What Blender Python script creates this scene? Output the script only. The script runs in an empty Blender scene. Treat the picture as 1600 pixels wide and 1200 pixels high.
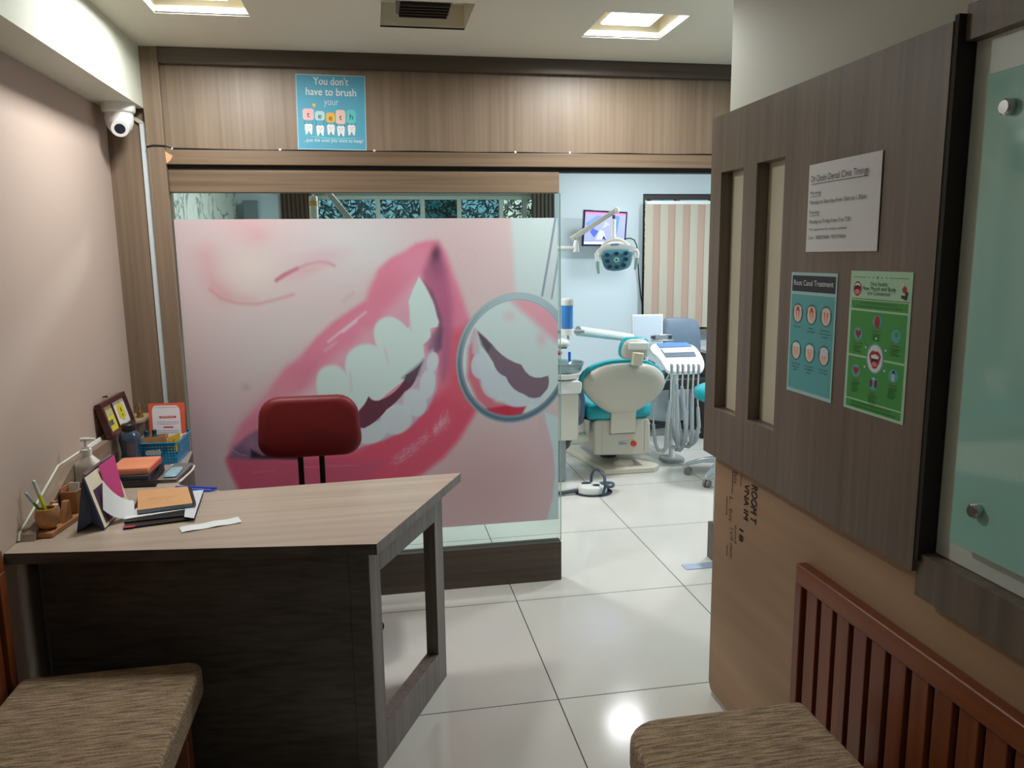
import bpy, math, random
import numpy as np
from mathutils import Matrix, Vector
random.seed(7)
sc = bpy.context.scene
col = sc.collection
# ------------------------------------------------------------------ camera
F, H = 1206.888, 1.54383
YAW, PITCH, ROLL = 0.17590, -0.16500, -0.01280
_f = np.array([math.sin(YAW)*math.cos(PITCH), math.cos(YAW)*math.cos(PITCH), math.sin(PITCH)])
_r0 = np.array([math.cos(YAW), -math.sin(YAW), 0.0]); _u0 = np.cross(_r0, _f)
_r = _r0*math.cos(ROLL)+_u0*math.sin(ROLL); _u = -_r0*math.sin(ROLL)+_u0*math.cos(ROLL)
cam = bpy.data.objects.new('camera', bpy.data.cameras.new('camera')); col.objects.link(cam)
cam.data.sensor_width = 36.0; cam.data.lens = F/1600*36.0; cam.data.clip_start = 0.02; cam.data.clip_end = 100
cam.matrix_world = Matrix(((_r[0], _u[0], -_f[0], 0), (_r[1], _u[1], -_f[1], 0), (_r[2], _u[2], -_f[2], H), (0, 0, 0, 1)))
sc.camera = cam
# ------------------------------------------------------------------ world, light level
w = bpy.data.worlds.new('sky'); sc.world = w; w.use_nodes = True
nt = w.node_tree; nt.nodes.clear()
sky = nt.nodes.new('ShaderNodeTexSky'); sky.sky_type = 'NISHITA'; sky.sun_disc = False
sky.sun_elevation = math.radians(38); sky.sun_rotation = math.radians(150)
bg = nt.nodes.new('ShaderNodeBackground'); bg.inputs[1].default_value = 0.34
wo = nt.nodes.new('ShaderNodeOutputWorld'); nt.links.new(sky.outputs[0], bg.inputs[0]); nt.links.new(bg.outputs[0], wo.inputs[0])
sc.view_settings.view_transform = 'Standard'; sc.view_settings.look = 'None'
sc.view_settings.gamma = 1; sc.view_settings.use_curve_mapping = False
sc.view_settings.exposure = -0.42
sc.cycles.max_bounces = 8; sc.cycles.diffuse_bounces = 5; sc.cycles.glossy_bounces = 4
sc.cycles.transparent_max_bounces = 12; sc.cycles.sample_clamp_indirect = 4.0
sc.cycles.caustics_reflective = False; sc.cycles.caustics_refractive = False
CZ = 2.375      # ceiling height
def lamp(loc, size, power, color=(1, 1, 1), spread=180, rot=(0, 0, 0)):
    d = bpy.data.lights.new('ceiling_lamp_light', 'AREA'); d.shape = 'SQUARE'; d.size = size
    d.energy = power; d.color = color; d.spread = math.radians(spread)
    o = bpy.data.objects.new('ceiling_lamp_light', d); col.objects.link(o); o.location = loc; o.rotation_euler = rot
    return o
DAY = (0.93, 0.97, 1.0)
lamp((-0.537, 2.82, CZ+0.028), 0.2, 19, (.99, 1, .97))
lamp((0.995, 2.915, CZ+0.028), 0.2, 20, (.99, 1, .97))
for lx, ly, lp in ((1.95, 5.72, 12), (0.1, 4.7, 46), (2.75, 4.7, 58)):
    lamp((lx, ly, CZ-0.012), 0.28, lp, DAY)
lamp((0.1, -0.9, CZ-0.012), 0.28, 2.6, (.97, 1, .96))  # added weak fill lamp, unseen behind the camera
# ------------------------------------------------------------------ helpers
def _ray(px, py): return _f+_r*((px-800)/F)+_u*((600-py)/F)
def az(px, py, z): d = _ray(px, py); t = (z-H)/d[2]; return Vector((d[0]*t, d[1]*t, z))
def ay(px, py, y): d = _ray(px, py); t = y/d[1]; return Vector((d[0]*t, y, H+d[2]*t))
def ax(px, py, x): d = _ray(px, py); t = x/d[0]; return Vector((x, d[1]*t, H+d[2]*t))
WM = {}
def lin(c):
    return tuple((v/255/12.92 if v/255 <= .04045 else ((v/255+.055)/1.055)**2.4) for v in c)
def new_mat(name):
    m = bpy.data.materials.new(name); m.use_nodes = True
    return m, m.node_tree, m.node_tree.nodes['Principled BSDF']
def mat(name, rgb, rough=.5, metal=0, bump=0, bscale=60, var=0, trans=0, coat=0, emit=0, spec=.5, alpha=1, sheen=0):
    m, t, b = new_mat(name); c = lin(rgb)
    b.inputs['Base Color'].default_value = (*c, 1); b.inputs['Roughness'].default_value = rough
    b.inputs['Metallic'].default_value = metal; b.inputs['Specular IOR Level'].default_value = spec
    b.inputs['Transmission Weight'].default_value = trans; b.inputs['Coat Weight'].default_value = coat
    b.inputs['Alpha'].default_value = alpha; b.inputs['Sheen Weight'].default_value = sheen
    if emit: b.inputs['Emission Color'].default_value = (*c, 1); b.inputs['Emission Strength'].default_value = emit
    tc = t.nodes.new('ShaderNodeTexCoord'); n = t.nodes.new('ShaderNodeTexNoise')
    n.inputs['Scale'].default_value = bscale; n.inputs['Detail'].default_value = 4
    t.links.new(tc.outputs['Object'], n.inputs['Vector'])
    if var:
        mx = t.nodes.new('ShaderNodeMix'); mx.data_type = 'RGBA'; mx.inputs[0].default_value = 1
        r = t.nodes.new('ShaderNodeValToRGB'); r.color_ramp.elements[0].position = .3; r.color_ramp.elements[1].position = .7
        r.color_ramp.elements[0].color = (*[v*(1-var) for v in c], 1); r.color_ramp.elements[1].color = (*[min(1, v*(1+var)) for v in c], 1)
        t.links.new(n.outputs['Fac'], r.inputs[0]); t.links.new(r.outputs[0], b.inputs['Base Color'])
    if bump:
        bp = t.nodes.new('ShaderNodeBump'); bp.inputs['Strength'].default_value = bump; bp.inputs['Distance'].default_value = .002
        t.links.new(n.outputs['Fac'], bp.inputs['Height']); t.links.new(bp.outputs[0], b.inputs['Normal'])
    return m
def wood(name, dark, light, axis='z', fine=55, rough=.42, along=1.2, wide=.12, bump=.15):
    """streaky laminate, the grain runs along the given axis"""
    m, t, b = new_mat(name)
    tc = t.nodes.new('ShaderNodeTexCoord'); mp = t.nodes.new('ShaderNodeMapping')
    s = [fine, fine, fine]; s['xyz'.index(axis)] = along; mp.inputs['Scale'].default_value = s
    n1 = t.nodes.new('ShaderNodeTexNoise'); n1.inputs['Scale'].default_value = 1; n1.inputs['Detail'].default_value = 5
    n1.inputs['Distortion'].default_value = .3
    mp2 = t.nodes.new('ShaderNodeMapping'); mp2.inputs['Scale'].default_value = [v*wide for v in s]
    n2 = t.nodes.new('ShaderNodeTexNoise'); n2.inputs['Scale'].default_value = 1; n2.inputs['Detail'].default_value = 3
    ad = t.nodes.new('ShaderNodeMath'); ad.operation = 'MULTIPLY_ADD'; ad.inputs[1].default_value = .6
    m2 = t.nodes.new('ShaderNodeMath'); m2.operation = 'MULTIPLY'; m2.inputs[1].default_value = .4
    r = t.nodes.new('ShaderNodeValToRGB'); r.color_ramp.elements[0].position = .36; r.color_ramp.elements[1].position = .64
    r.color_ramp.elements[0].color = (*lin(dark), 1); r.color_ramp.elements[1].color = (*lin(light), 1)
    bp = t.nodes.new('ShaderNodeBump'); bp.inputs['Strength'].default_value = bump; bp.inputs['Distance'].default_value = .001
    L = t.links.new
    L(tc.outputs['Object'], mp.inputs[0]); L(tc.outputs['Object'], mp2.inputs[0]); L(mp.outputs[0], n1.inputs['Vector']); L(mp2.outputs[0], n2.inputs['Vector'])
    L(n2.outputs['Fac'], m2.inputs[0]); L(n1.outputs['Fac'], ad.inputs[0]); L(m2.outputs[0], ad.inputs[2]); L(ad.outputs[0], r.inputs[0])
    L(r.outputs[0], b.inputs['Base Color']); L(n1.outputs['Fac'], bp.inputs['Height']); L(bp.outputs[0], b.inputs['Normal'])
    b.inputs['Roughness'].default_value = rough
    return m
def glass(name, tint, refl=.08, rough=0.0):
    """thin sheet: tinted see-through plus a mirror share that grows at grazing angles"""
    m = bpy.data.materials.new(name); m.use_nodes = True; t = m.node_tree; t.nodes.clear()
    o = t.nodes.new('ShaderNodeOutputMaterial'); mx = t.nodes.new('ShaderNodeMixShader')
    tr = t.nodes.new('ShaderNodeBsdfTransparent'); tr.inputs[0].default_value = (*lin(tint), 1)
    gl = t.nodes.new('ShaderNodeBsdfGlossy'); gl.inputs['Roughness'].default_value = rough
    fr = t.nodes.new('ShaderNodeLayerWeight'); fr.inputs['Blend'].default_value = .25
    ma = t.nodes.new('ShaderNodeMath'); ma.operation = 'MULTIPLY_ADD'; ma.inputs[1].default_value = .5; ma.inputs[2].default_value = refl
    t.links.new(fr.outputs['Fresnel'], ma.inputs[0]); t.links.new(ma.outputs[0], mx.inputs[0])
    t.links.new(tr.outputs[0], mx.inputs[1]); t.links.new(gl.outputs[0], mx.inputs[2]); t.links.new(mx.outputs[0], o.inputs[0])
    return m
def tag(o, label=None, cat=None, group=None, kind=None):
    if label: o['label'] = label
    if cat: o['category'] = cat
    if group: o['group'] = group
    if kind: o['kind'] = kind
    return o
def thing(name, label, cat, loc=(0, 0, 0), rotz=0, group=None, rot=None, kind=None):
    o = bpy.data.objects.new(name, None); o.empty_display_size = .05; col.objects.link(o)
    o.location = loc; o.rotation_euler = rot if rot else (0, 0, rotz)
    WM[o.name] = Matrix.Translation(Vector(loc)) @ o.rotation_euler.to_matrix().to_4x4()
    return tag(o, label, cat, group, kind)
_font_cache = {}
def glyphs(s):
    if s in _font_cache: return _font_cache[s]
    cu = bpy.data.curves.new('lettering', 'FONT'); cu.body = s; cu.size = 1; cu.resolution_u = 3
    ob = bpy.data.objects.new('lettering', cu)
    me = bpy.data.meshes.new_from_object(ob)
    vs = [tuple(v.co) for v in me.vertices]; fs = [tuple(p.vertices) for p in me.polygons]
    bpy.data.objects.remove(ob); bpy.data.curves.remove(cu); bpy.data.meshes.remove(me)
    _font_cache[s] = (vs, fs); return vs, fs
class MB:
    def __init__(self): self.v = []; self.f = []; self.m = []; self.mi = 0; self.mats = []
    def use(self, m):
        if m not in self.mats: self.mats.append(m)
        self.mi = self.mats.index(m); return self
    def add(self, vs, fs):
        b = len(self.v); self.v += [tuple(p) for p in vs]; self.f += [tuple(i+b for i in f) for f in fs]; self.m += [self.mi]*len(fs)
        return self
    def xf(self, M, start=0):
        for i in range(start, len(self.v)): self.v[i] = tuple(M @ Vector(self.v[i]))
        return self
    def box(self, x0, x1, y0, y1, z0, z1):
        vs = [(x, y, z) for z in (z0, z1) for y in (y0, y1) for x in (x0, x1)]
        return self.add(vs, [(0, 2, 3, 1), (4, 5, 7, 6), (0, 1, 5, 4), (2, 6, 7, 3), (0, 4, 6, 2), (1, 3, 7, 5)])
    def cbox(self, c, s): return self.box(c[0]-s[0]/2, c[0]+s[0]/2, c[1]-s[1]/2, c[1]+s[1]/2, c[2]-s[2]/2, c[2]+s[2]/2)
    def extrude(self, poly, vec):
        n = len(poly); P = [Vector(p) for p in poly]; v = Vector(vec)
        return self.add(P+[p+v for p in P], [tuple(range(n))[::-1], tuple(range(n, 2*n))]+[(i, (i+1) % n, n+(i+1) % n, n+i) for i in range(n)])
    def prism(self, xy, z0, z1): return self.extrude([(p[0], p[1], z0) for p in xy], (0, 0, z1-z0))
    def loft(self, rings, caps=(True, True), closed=True):
        n = len(rings[0]); vs = [p for r in rings for p in r]; fs = []
        for k in range(len(rings)-1):
            for i in range(n if closed else n-1):
                j = (i+1) % n; fs.append((k*n+i, k*n+j, (k+1)*n+j, (k+1)*n+i))
        if caps[0]: fs.append(tuple(range(n))[::-1])
        if caps[1]: fs.append(tuple((len(rings)-1)*n+i for i in range(n)))
        return self.add(vs, fs)
    def tube(self, path, r, n=10, caps=True):
        P = [Vector(p) for p in path]; rs = r if isinstance(r, (list, tuple)) else [r]*len(P); rings = []
        T = [(P[min(i+1, len(P)-1)]-P[max(i-1, 0)]).normalized() for i in range(len(P))]
        up = Vector((0, 0, 1)) if abs(T[0].z) < .9 else Vector((1, 0, 0))
        a = T[0].cross(up).normalized()
        for p, t, rr in zip(P, T, rs):
            a = (a-t*a.dot(t)).normalized(); b = t.cross(a)
            rings.append([p+(a*math.cos(2*math.pi*i/n)+b*math.sin(2*math.pi*i/n))*rr for i in range(n)])
        return self.loft(rings, (caps, caps))
    def lathe(self, prof, c=(0, 0, 0), n=24, sx=1, sy=1, caps=(True, True)):
        return self.loft([[(c[0]+r*sx*math.cos(2*math.pi*i/n), c[1]+r*sy*math.sin(2*math.pi*i/n), c[2]+z) for i in range(n)] for r, z in prof], caps)
    def ball(self, c, r, n=16, k=8):
        rx, ry, rz = r if isinstance(r, (tuple, list)) else (r, r, r)
        pr = [(max(1e-4, math.sin(math.pi*j/k)), -math.cos(math.pi*j/k)) for j in range(k+1)]
        return self.loft([[(c[0]+rx*q*math.cos(2*math.pi*i/n), c[1]+ry*q*math.sin(2*math.pi*i/n), c[2]+rz*z) for i in range(n)] for q, z in pr])
    def quad(self, a, b, c, d): return self.add([a, b, c, d], [(0, 1, 2, 3)])
    def text(self, s, o, ux, uy, size, align='c', width=None):
        """s is laid from the point o along ux with its height along uy"""
        vs, fs = glyphs(s)
        if not vs: return self
        x0 = min(p[0] for p in vs); x1 = max(p[0] for p in vs); k = size
        kx = k if width is None else width/(x1-x0)
        sh = {'c': (x0+x1)/2, 'l': x0, 'r': x1}[align]
        o = Vector(o); ux = Vector(ux).normalized(); uy = Vector(uy).normalized()
        return self.add([o+ux*((p[0]-sh)*kx)+uy*(p[1]*k) for p in vs], fs)
    def build(self, name, m=None, parent=None, bevel=0, seg=2, smooth=True, sub=0, local=False, angle=35, origin=None):
        me = bpy.data.meshes.new(name); V = self.v; loc = Vector((0, 0, 0))
        if parent is not None:
            if not local:
                I = WM[parent.name].inverted(); V = [tuple(I @ Vector(p)) for p in V]
        elif origin is not None or not local:
            if origin is not None: loc = Vector(origin)
            else:
                A = np.array(V); loc = Vector((*((A.min(0)+A.max(0))/2)[:2], A.min(0)[2]))
            V = [tuple(Vector(p)-loc) for p in V]
        me.from_pydata([tuple(p) for p in V], [], self.f)
        if self.mats:
            for q in self.mats: me.materials.append(q)
            me.polygons.foreach_set('material_index', self.m)
        elif m: me.materials.append(m)
        me.validate(); 
        if smooth:
            me.polygons.foreach_set('use_smooth', [True]*len(me.polygons)); me.set_sharp_from_angle(angle=math.radians(angle))
        me.update()
        o = bpy.data.objects.new(name, me); col.objects.link(o); o.location = loc
        if parent is not None: o.parent = parent; WM[o.name] = WM[parent.name].copy()
        else: WM[o.name] = Matrix.Translation(loc)
        if bevel:
            b = o.modifiers.new('bevel', 'BEVEL'); b.width = bevel; b.segments = seg; b.limit_method = 'ANGLE'; b.angle_limit = math.radians(40)
        if sub: s = o.modifiers.new('subdivision', 'SUBSURF'); s.levels = sub; s.render_levels = sub
        return o
def struct(o): o['kind'] = 'structure'; return o
def lerp(a, b, t): return a+(b-a)*t
def arc(c, r, a0, a1, n=8, plane='xy'):
    out = []
    for i in range(n+1):
        a = math.radians(a0+(a1-a0)*i/n); u, v = r*math.cos(a), r*math.sin(a)
        out.append((c[0]+u, c[1]+v, c[2]) if plane == 'xy' else (c[0]+u, c[1], c[2]+v) if plane == 'xz' else (c[0], c[1]+u, c[2]+v))
    return out
def rrect(w, h, r, n=4):
    """rounded rectangle outline centred on zero"""
    pts = []
    for cx, cy, a in ((w/2-r, h/2-r, 0), (-w/2+r, h/2-r, 90), (-w/2+r, -h/2+r, 180), (w/2-r, -h/2+r, 270)):
        for i in range(n+1):
            t = math.radians(a+90*i/n); pts.append((cx+r*math.cos(t), cy+r*math.sin(t)))
    return pts
# ------------------------------------------------------------------ materials
W_V = wood('laminate_upright', (118, 100, 83), (140, 121, 102), 'z')
W_H = wood('laminate_lengthwise', (99, 80, 63), (131, 110, 89), 'x')
W_DK = wood('dark_laminate_lengthwise', (58, 48, 39), (82, 69, 56), 'x')
W_R = wood('wall_panel_laminate', (99, 89, 77), (122, 110, 96), 'z', fine=42)
W_TOP = wood('desk_top_laminate', (168, 152, 137), (190, 175, 160), 'x', fine=30, rough=.33)
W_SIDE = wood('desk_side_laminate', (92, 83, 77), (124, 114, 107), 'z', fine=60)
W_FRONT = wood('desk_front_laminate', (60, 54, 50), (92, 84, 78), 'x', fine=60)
W_RED = wood('red_brown_timber', (108, 54, 26), (138, 74, 38), 'z', fine=30, rough=.32)
W_REDY = wood('red_brown_timber_rail', (108, 54, 26), (140, 75, 38), 'y', fine=30, rough=.3)
W_PLY = wood('plywood', (156, 126, 97), (178, 147, 115), 'y', fine=9, rough=.6, along=1.0, wide=.5, bump=.05)
W_CRAFT = wood('light_craft_wood', (172, 118, 74), (196, 142, 95), 'y', fine=40, rough=.5)
DARKIN = mat('shadow_gap_black', (30, 26, 24), .7)
def wall_paint(name, rgb): return mat(name, rgb, .75, bump=.12, bscale=90)
PINK = wall_paint('pinkish_wall_paint', (186, 167, 156))
CREAM = wall_paint('cream_wall_paint', (218, 222, 208))
CEIL = wall_paint('ceiling_paint', (232, 228, 212))
BLUEW = wall_paint('pale_blue_wall_paint', (205, 220, 228))
WHITE = mat('white_plastic', (232, 232, 228), .35)
CRW = mat('cream_plastic', (194, 189, 175), .4)
TEAL = mat('teal_leatherette', (14, 160, 172), .3, bump=.05)
CHROME = mat('chrome', (200, 200, 202), .18, 1)
BLACK = mat('black_plastic', (22, 22, 24), .4)
DGREY = mat('dark_grey_plastic', (62, 68, 78), .4)
PAPER = mat('white_paper', (226, 230, 232), .7)
INK = mat('black_ink', (38, 38, 42), .7)
GLASS = glass('clear_partition_glass', (240, 248, 245), .05)
GEDGE = mat('green_glass_edge', (140, 172, 160), .15)
# ------------------------------------------------------------------ room shell
XL, XR, YP, YB, YR = -1.02, 1.13, 3.45, 6.5, -1.9     # side walls, partition, back wall of the treatment room, rear wall
def floor_mat():
    m, t, b = new_mat('glossy_floor_tiles'); N = t.nodes.new; L = t.links.new
    g = N('ShaderNodeNewGeometry'); s = N('ShaderNodeSeparateXYZ'); L(g.outputs['Position'], s.inputs[0]); outs = []
    for ax_, off in ((0, .58439), (1, 2.43463)):
        a = N('ShaderNodeMath'); a.operation = 'SUBTRACT'; a.inputs[1].default_value = off-.4; L(s.outputs[ax_], a.inputs[0])
        q = N('ShaderNodeMath'); q.operation = 'FLOORED_MODULO'; q.inputs[1].default_value = .8; L(a.outputs[0], q.inputs[0])
        c = N('ShaderNodeMath'); c.operation = 'COMPARE'; c.inputs[1].default_value = .4; c.inputs[2].default_value = .0022; L(q.outputs[0], c.inputs[0]); outs.append(c)
    mx = N('ShaderNodeMath'); mx.operation = 'MAXIMUM'; L(outs[0].outputs[0], mx.inputs[0]); L(outs[1].outputs[0], mx.inputs[1])
    n = N('ShaderNodeTexNoise'); n.inputs['Scale'].default_value = 2.2; n.inputs['Detail'].default_value = 5; L(g.outputs['Position'], n.inputs['Vector'])
    r = N('ShaderNodeValToRGB'); r.color_ramp.elements[0].color = (*lin((196, 193, 186)), 1); r.color_ramp.elements[1].color = (*lin((214, 212, 206)), 1)
    L(n.outputs['Fac'], r.inputs[0])
    mc = N('ShaderNodeMix'); mc.data_type = 'RGBA'; L(mx.outputs[0], mc.inputs[0]); L(r.outputs[0], mc.inputs[6]); mc.inputs[7].default_value = (*lin((60, 56, 52)), 1)
    L(mc.outputs[2], b.inputs['Base Color'])
    mr = N('ShaderNodeMath'); mr.operation = 'MULTIPLY_ADD'; mr.inputs[1].default_value = .6; mr.inputs[2].default_value = .13; L(mx.outputs[0], mr.inputs[0])
    L(mr.outputs[0], b.inputs['Roughness'])
    return m
XB = 3.6    # the treatment room is wider than the waiting area
struct(MB().box(XL-.1, XB+.1, YR-.1, YB+.1, -.1, 0).build('floor', floor_mat(), origin=(0, 0, 0), smooth=False))
holes = [(-.692, -.382, 2.665, 2.975), (.067, .377, 2.732, 3.042), (.838, 1.148, 2.76, 3.07)]
xs = sorted({XL-.1, XB+.1, *[h[0] for h in holes], *[h[1] for h in holes]}); ys = sorted({YR-.1, YB+.1, *[h[2] for h in holes], *[h[3] for h in holes]})
b = MB()
for i in range(len(xs)-1):
    for j in range(len(ys)-1):
        cx, cy = (xs[i]+xs[i+1])/2, (ys[j]+ys[j+1])/2
        if not any(h[0] < cx < h[1] and h[2] < cy < h[3] for h in holes): b.box(xs[i], xs[i+1], ys[j], ys[j+1], CZ, CZ+.006)
struct(b.build('ceiling', CEIL, smooth=False))
struct(MB().box(XL-.1, XL, YR, YP+.05, 0, CZ).build('wall_left', PINK, smooth=False))
def marble():
    m, t, bs = new_mat('veined_wallpaper'); N = t.nodes.new; L = t.links.new
    tc = N('ShaderNodeTexCoord'); n = N('ShaderNodeTexNoise'); n.inputs['Scale'].default_value = 2.2; n.inputs['Detail'].default_value = 6; n.inputs['Distortion'].default_value = 1.6
    L(tc.outputs['Object'], n.inputs['Vector'])
    r = N('ShaderNodeValToRGB'); e = r.color_ramp.elements; e[0].position = .47; e[0].color = (*lin((200, 208, 200)), 1); e[1].position = .53; e[1].color = (*lin((206, 212, 204)), 1)
    k = r.color_ramp.elements.new(.5); k.color = (*lin((108, 116, 116)), 1)
    L(n.outputs['Fac'], r.inputs[0]); L(r.outputs[0], bs.inputs['Base Color']); bs.inputs['Roughness'].default_value = .6
    return m
struct(MB().box(XL-.1, XL, YP+.05, YB, 0, CZ).build('wall_left_treatment', marble(), smooth=False))
# boxed beam along the left wall, under the ceiling
struct(MB().box(XL, -.868, YR, YP-.02, 2.14, CZ).build('trim_beam', CREAM, smooth=False))
struct(MB().box(XL-.1, XB, YR-.1, YR, 0, CZ).build('wall_rear', CREAM, smooth=False))
struct(MB().box(XR, XR+.12, YR, 2.375, 0, CZ).build('wall_right', wall_paint('grey_cream_wall_paint', (198, 202, 190)), smooth=False))
struct(MB().box(XB, XB+.1, YR, YB, 0, CZ).build('wall_right_treatment', BLUEW, smooth=False))
struct(MB().box(XR+.12, XB, 2.3, 2.375, 0, CZ).build('wall_right_return', BLUEW, smooth=False))
# back wall of the treatment room with two window openings
W1 = (-.69, 1.47, .95, 2.05); W2 = (2.32, 3.3, .9, 2.05)
b = MB(); cuts = [XL-.1, W1[0], W1[1], W2[0], W2[1], XB+.1]
for i in range(5):
    z = W1 if i == 1 else W2 if i == 3 else None
    if z: b.box(cuts[i], cuts[i+1], YB, YB+.12, 0, z[2]); b.box(cuts[i], cuts[i+1], YB, YB+.12, z[3], CZ)
    else: b.box(cuts[i], cuts[i+1], YB, YB+.12, 0, CZ)
struct(b.build('wall_back', BLUEW, smooth=False))
FR = mat('grey_green_window_frame', (176, 186, 176), .5)
def window(name, X, mull, fm, gm):
    t = MB().box(X[0], X[1], YB+.03, YB+.08, X[3]-.045, X[3]).box(X[0], X[1], YB+.03, YB+.08, X[2], X[2]+.045)
    t.box(X[0], X[0]+.03, YB+.03, YB+.08, X[2]+.045, X[3]-.045).box(X[1]-.03, X[1], YB+.03, YB+.08, X[2]+.045, X[3]-.045)
    for mx_ in mull: t.box(mx_-.018, mx_+.018, YB+.03, YB+.08, X[2]+.045, X[3]-.045)
    o = struct(t.build(name, fm, smooth=False))
    e = [X[0]+.03]+list(mull)+[X[1]-.03]
    for i in range(len(e)-1):
        MB().box(e[i]+.018, e[i+1]-.018, YB+.052, YB+.057, X[2]+.045, X[3]-.045).build('window_pane', gm[i % len(gm)], o, smooth=False)
    return o
GW = glass('tinted_window_glass', (170, 200, 214), .04); GWD = glass('dark_tinted_window_glass', (96, 146, 156), .04); GWC = glass('clear_window_glass', (240, 240, 242), .03)
window('window_1', W1, (-.42, .07, .433, .735, 1.088, 1.29), FR, [GW, GW, GW, GWD, GW, GWC, GWC])
window('window_2', W2, (2.65, 2.97), mat('dark_window_frame', (60, 54, 52), .5), [GW])
# ground and hedge outside the window
struct(MB().box(-8, 10, YB+.12, 14, -.12, -.02).build('ground', mat('outside_soil', (90, 84, 66), .9, var=.2, bscale=8), smooth=False))
def leaf_mat():
    m, t, bs = new_mat('hedge_leaf'); N = t.nodes.new; L = t.links.new
    tc = N('ShaderNodeTexCoord'); n = N('ShaderNodeTexNoise'); n.inputs['Scale'].default_value = 9; n.inputs['Detail'].default_value = 2; L(tc.outputs['Object'], n.inputs['Vector'])
    r = N('ShaderNodeValToRGB'); e = r.color_ramp.elements; e[0].position = .38; e[0].color = (*lin((64, 100, 80)), 1); e[1].position = .62; e[1].color = (*lin((186, 210, 180)), 1)
    L(n.outputs['Fac'], r.inputs[0]); L(r.outputs[0], bs.inputs['Base Color']); bs.inputs['Roughness'].default_value = .35
    return m
rnd = random.Random(3); b = MB()
for _ in range(26000):
    c = Vector((rnd.uniform(-1.7, 2.9), rnd.uniform(7.5, 8.3), -.02+3.2*rnd.random()))
    d = Vector((rnd.gauss(0, 1), rnd.gauss(0, .6), rnd.gauss(-.3, .8))).normalized(); e = d.cross(Vector((rnd.gauss(0, 1), rnd.gauss(0, 1), rnd.gauss(0, 1)))).normalized()
    L_ = rnd.uniform(.03, .075); w_ = L_*.2
    b.add([c-d*L_, c+e*w_, c+d*L_, c-e*w_], [(0, 1, 2, 3)])
hedge = b.build('hedge_leaves', leaf_mat(), smooth=False)
tag(hedge, 'dense narrow-leaved greenery seen through the treatment room window', 'hedge', kind='stuff')
# ------------------------------------------------------------------ recessed ceiling lights
HOUS = mat('light_housing_cream', (236, 230, 208), .5); LENS = mat('lit_lamp_diffuser', (255, 252, 244), .5, emit=14)
for i, h in enumerate(holes):
    lit = i != 1
    t = thing('recessed_ceiling_light', ['lit square recessed ceiling light beside the boxed beam', 'unlit square ceiling recess with a dark louvred fitting',
              'lit square recessed ceiling light near the cream wall end'][i], 'ceiling light', ((h[0]+h[1])/2, (h[2]+h[3])/2, CZ), group='recessed ceiling lights')
    z0, z1, k = CZ, CZ+.085, .003
    b = MB()
    b.box(h[0]-k, h[0], h[2]-k, h[3]+k, z0+.001, z1).box(h[1], h[1]+k, h[2]-k, h[3]+k, z0+.001, z1).box(h[0], h[1], h[2]-k, h[2], z0+.001, z1).box(h[0], h[1], h[3], h[3]+k, z0+.001, z1).box(h[0]-k, h[1]+k, h[2]-k, h[3]+k, z1, z1+k)
    b.build('housing', HOUS, t, smooth=False)
    cx, cy = (h[0]+h[1])/2, (h[2]+h[3])/2
    if lit:
        MB().cbox((cx, cy, CZ+.06), (.21, .21, .05)).build('lamp_body', HOUS, t, bevel=.006)
        MB().cbox((cx, cy, CZ+.0325), (.19, .19, .005)).build('diffuser', LENS, t, bevel=.002)
    else:
        MB().cbox((cx-.005, cy-.01, CZ+.05), (.19, .17, .06)).build('fitting', mat('grey_brown_fitting', (110, 100, 92), .35), t, bevel=.008)
        b = MB()
        for q in range(5): b.box(cx-.09, cx+.08, cy-.08+q*.032, cy-.072+q*.032, CZ+.008, CZ+.022)
        b.build('louvre', mat('dark_louvre', (50, 44, 42), .3), t)
for lx, ly, g in ((1.95, 5.72, 'square ceiling light panel over the dental chair'), (.1, 4.7, 'square ceiling light panel behind the glass partition'), (2.75, 4.7, 'square ceiling light panel on the far side of the treatment room'), (.1, -.9, 'added square ceiling light panel out of view behind the camera')):  # the last panel is an added body for the unseen fill lamp
    t = thing('ceiling_light_panel', g, 'ceiling light', (lx, ly, CZ), group='flat ceiling light panels')
    MB().cbox((lx, ly, CZ-.004), (.32, .32, .008)).build('rim', WHITE, t, bevel=.002)
    MB().cbox((lx, ly, CZ-.0095), (.29, .29, .003)).build('diffuser', mat('lit_panel_diffuser', (255, 252, 248), .5, emit=5 if ly > 0 else 1.5), t)
# ------------------------------------------------------------------ wooden frame of the partition
yf = YP
def trim(b, n, m, **k): return struct(b.build('trim_%d' % n, m, smooth=False, **k))
trim(MB().box(XL, -.80, yf+.0, yf+.05, 0, CZ), 1, W_V)                     # panelling between wall and post
trim(MB().box(-.868, -.80, yf-.03, yf, 0, CZ), 2, W_V, bevel=.002)          # post
trim(MB().box(-.80, XR+.6, yf-.035, yf+.05, 2.312, CZ), 3, W_DK, bevel=.003)  # top rail
trim(MB().box(-.80, XR+.6, yf-.004, yf+.04, 1.982, 2.312), 4, W_V)         # fascia board
trim(MB().box(-.80, XR+.6, yf-.03, yf+.05, 1.925, 1.982), 5, W_H, bevel=.002)  # header rail
trim(MB().box(-.80, XR+.6, yf-.008, yf+.04, 1.905, 1.925), 6, DARKIN)  # black strip standing in for the shade under the header rail
trim(MB().box(XR+.6, XB, yf-.03, yf+.05, 1.905, CZ), 7, W_H)
chip = MB().extrude([(-.80, yf-.0312, 1.975), (-.772, yf-.0312, 1.958), (-.782, yf-.0312, 1.94), (-.798, yf-.0312, 1.928)], (0, .001, 0)).build('raw_wood_chip', mat('raw_chipped_wood', (222, 170, 128), .7))
tag(chip, 'pale chipped patch of bare wood at the header rail corner', 'wood chip')
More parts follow.
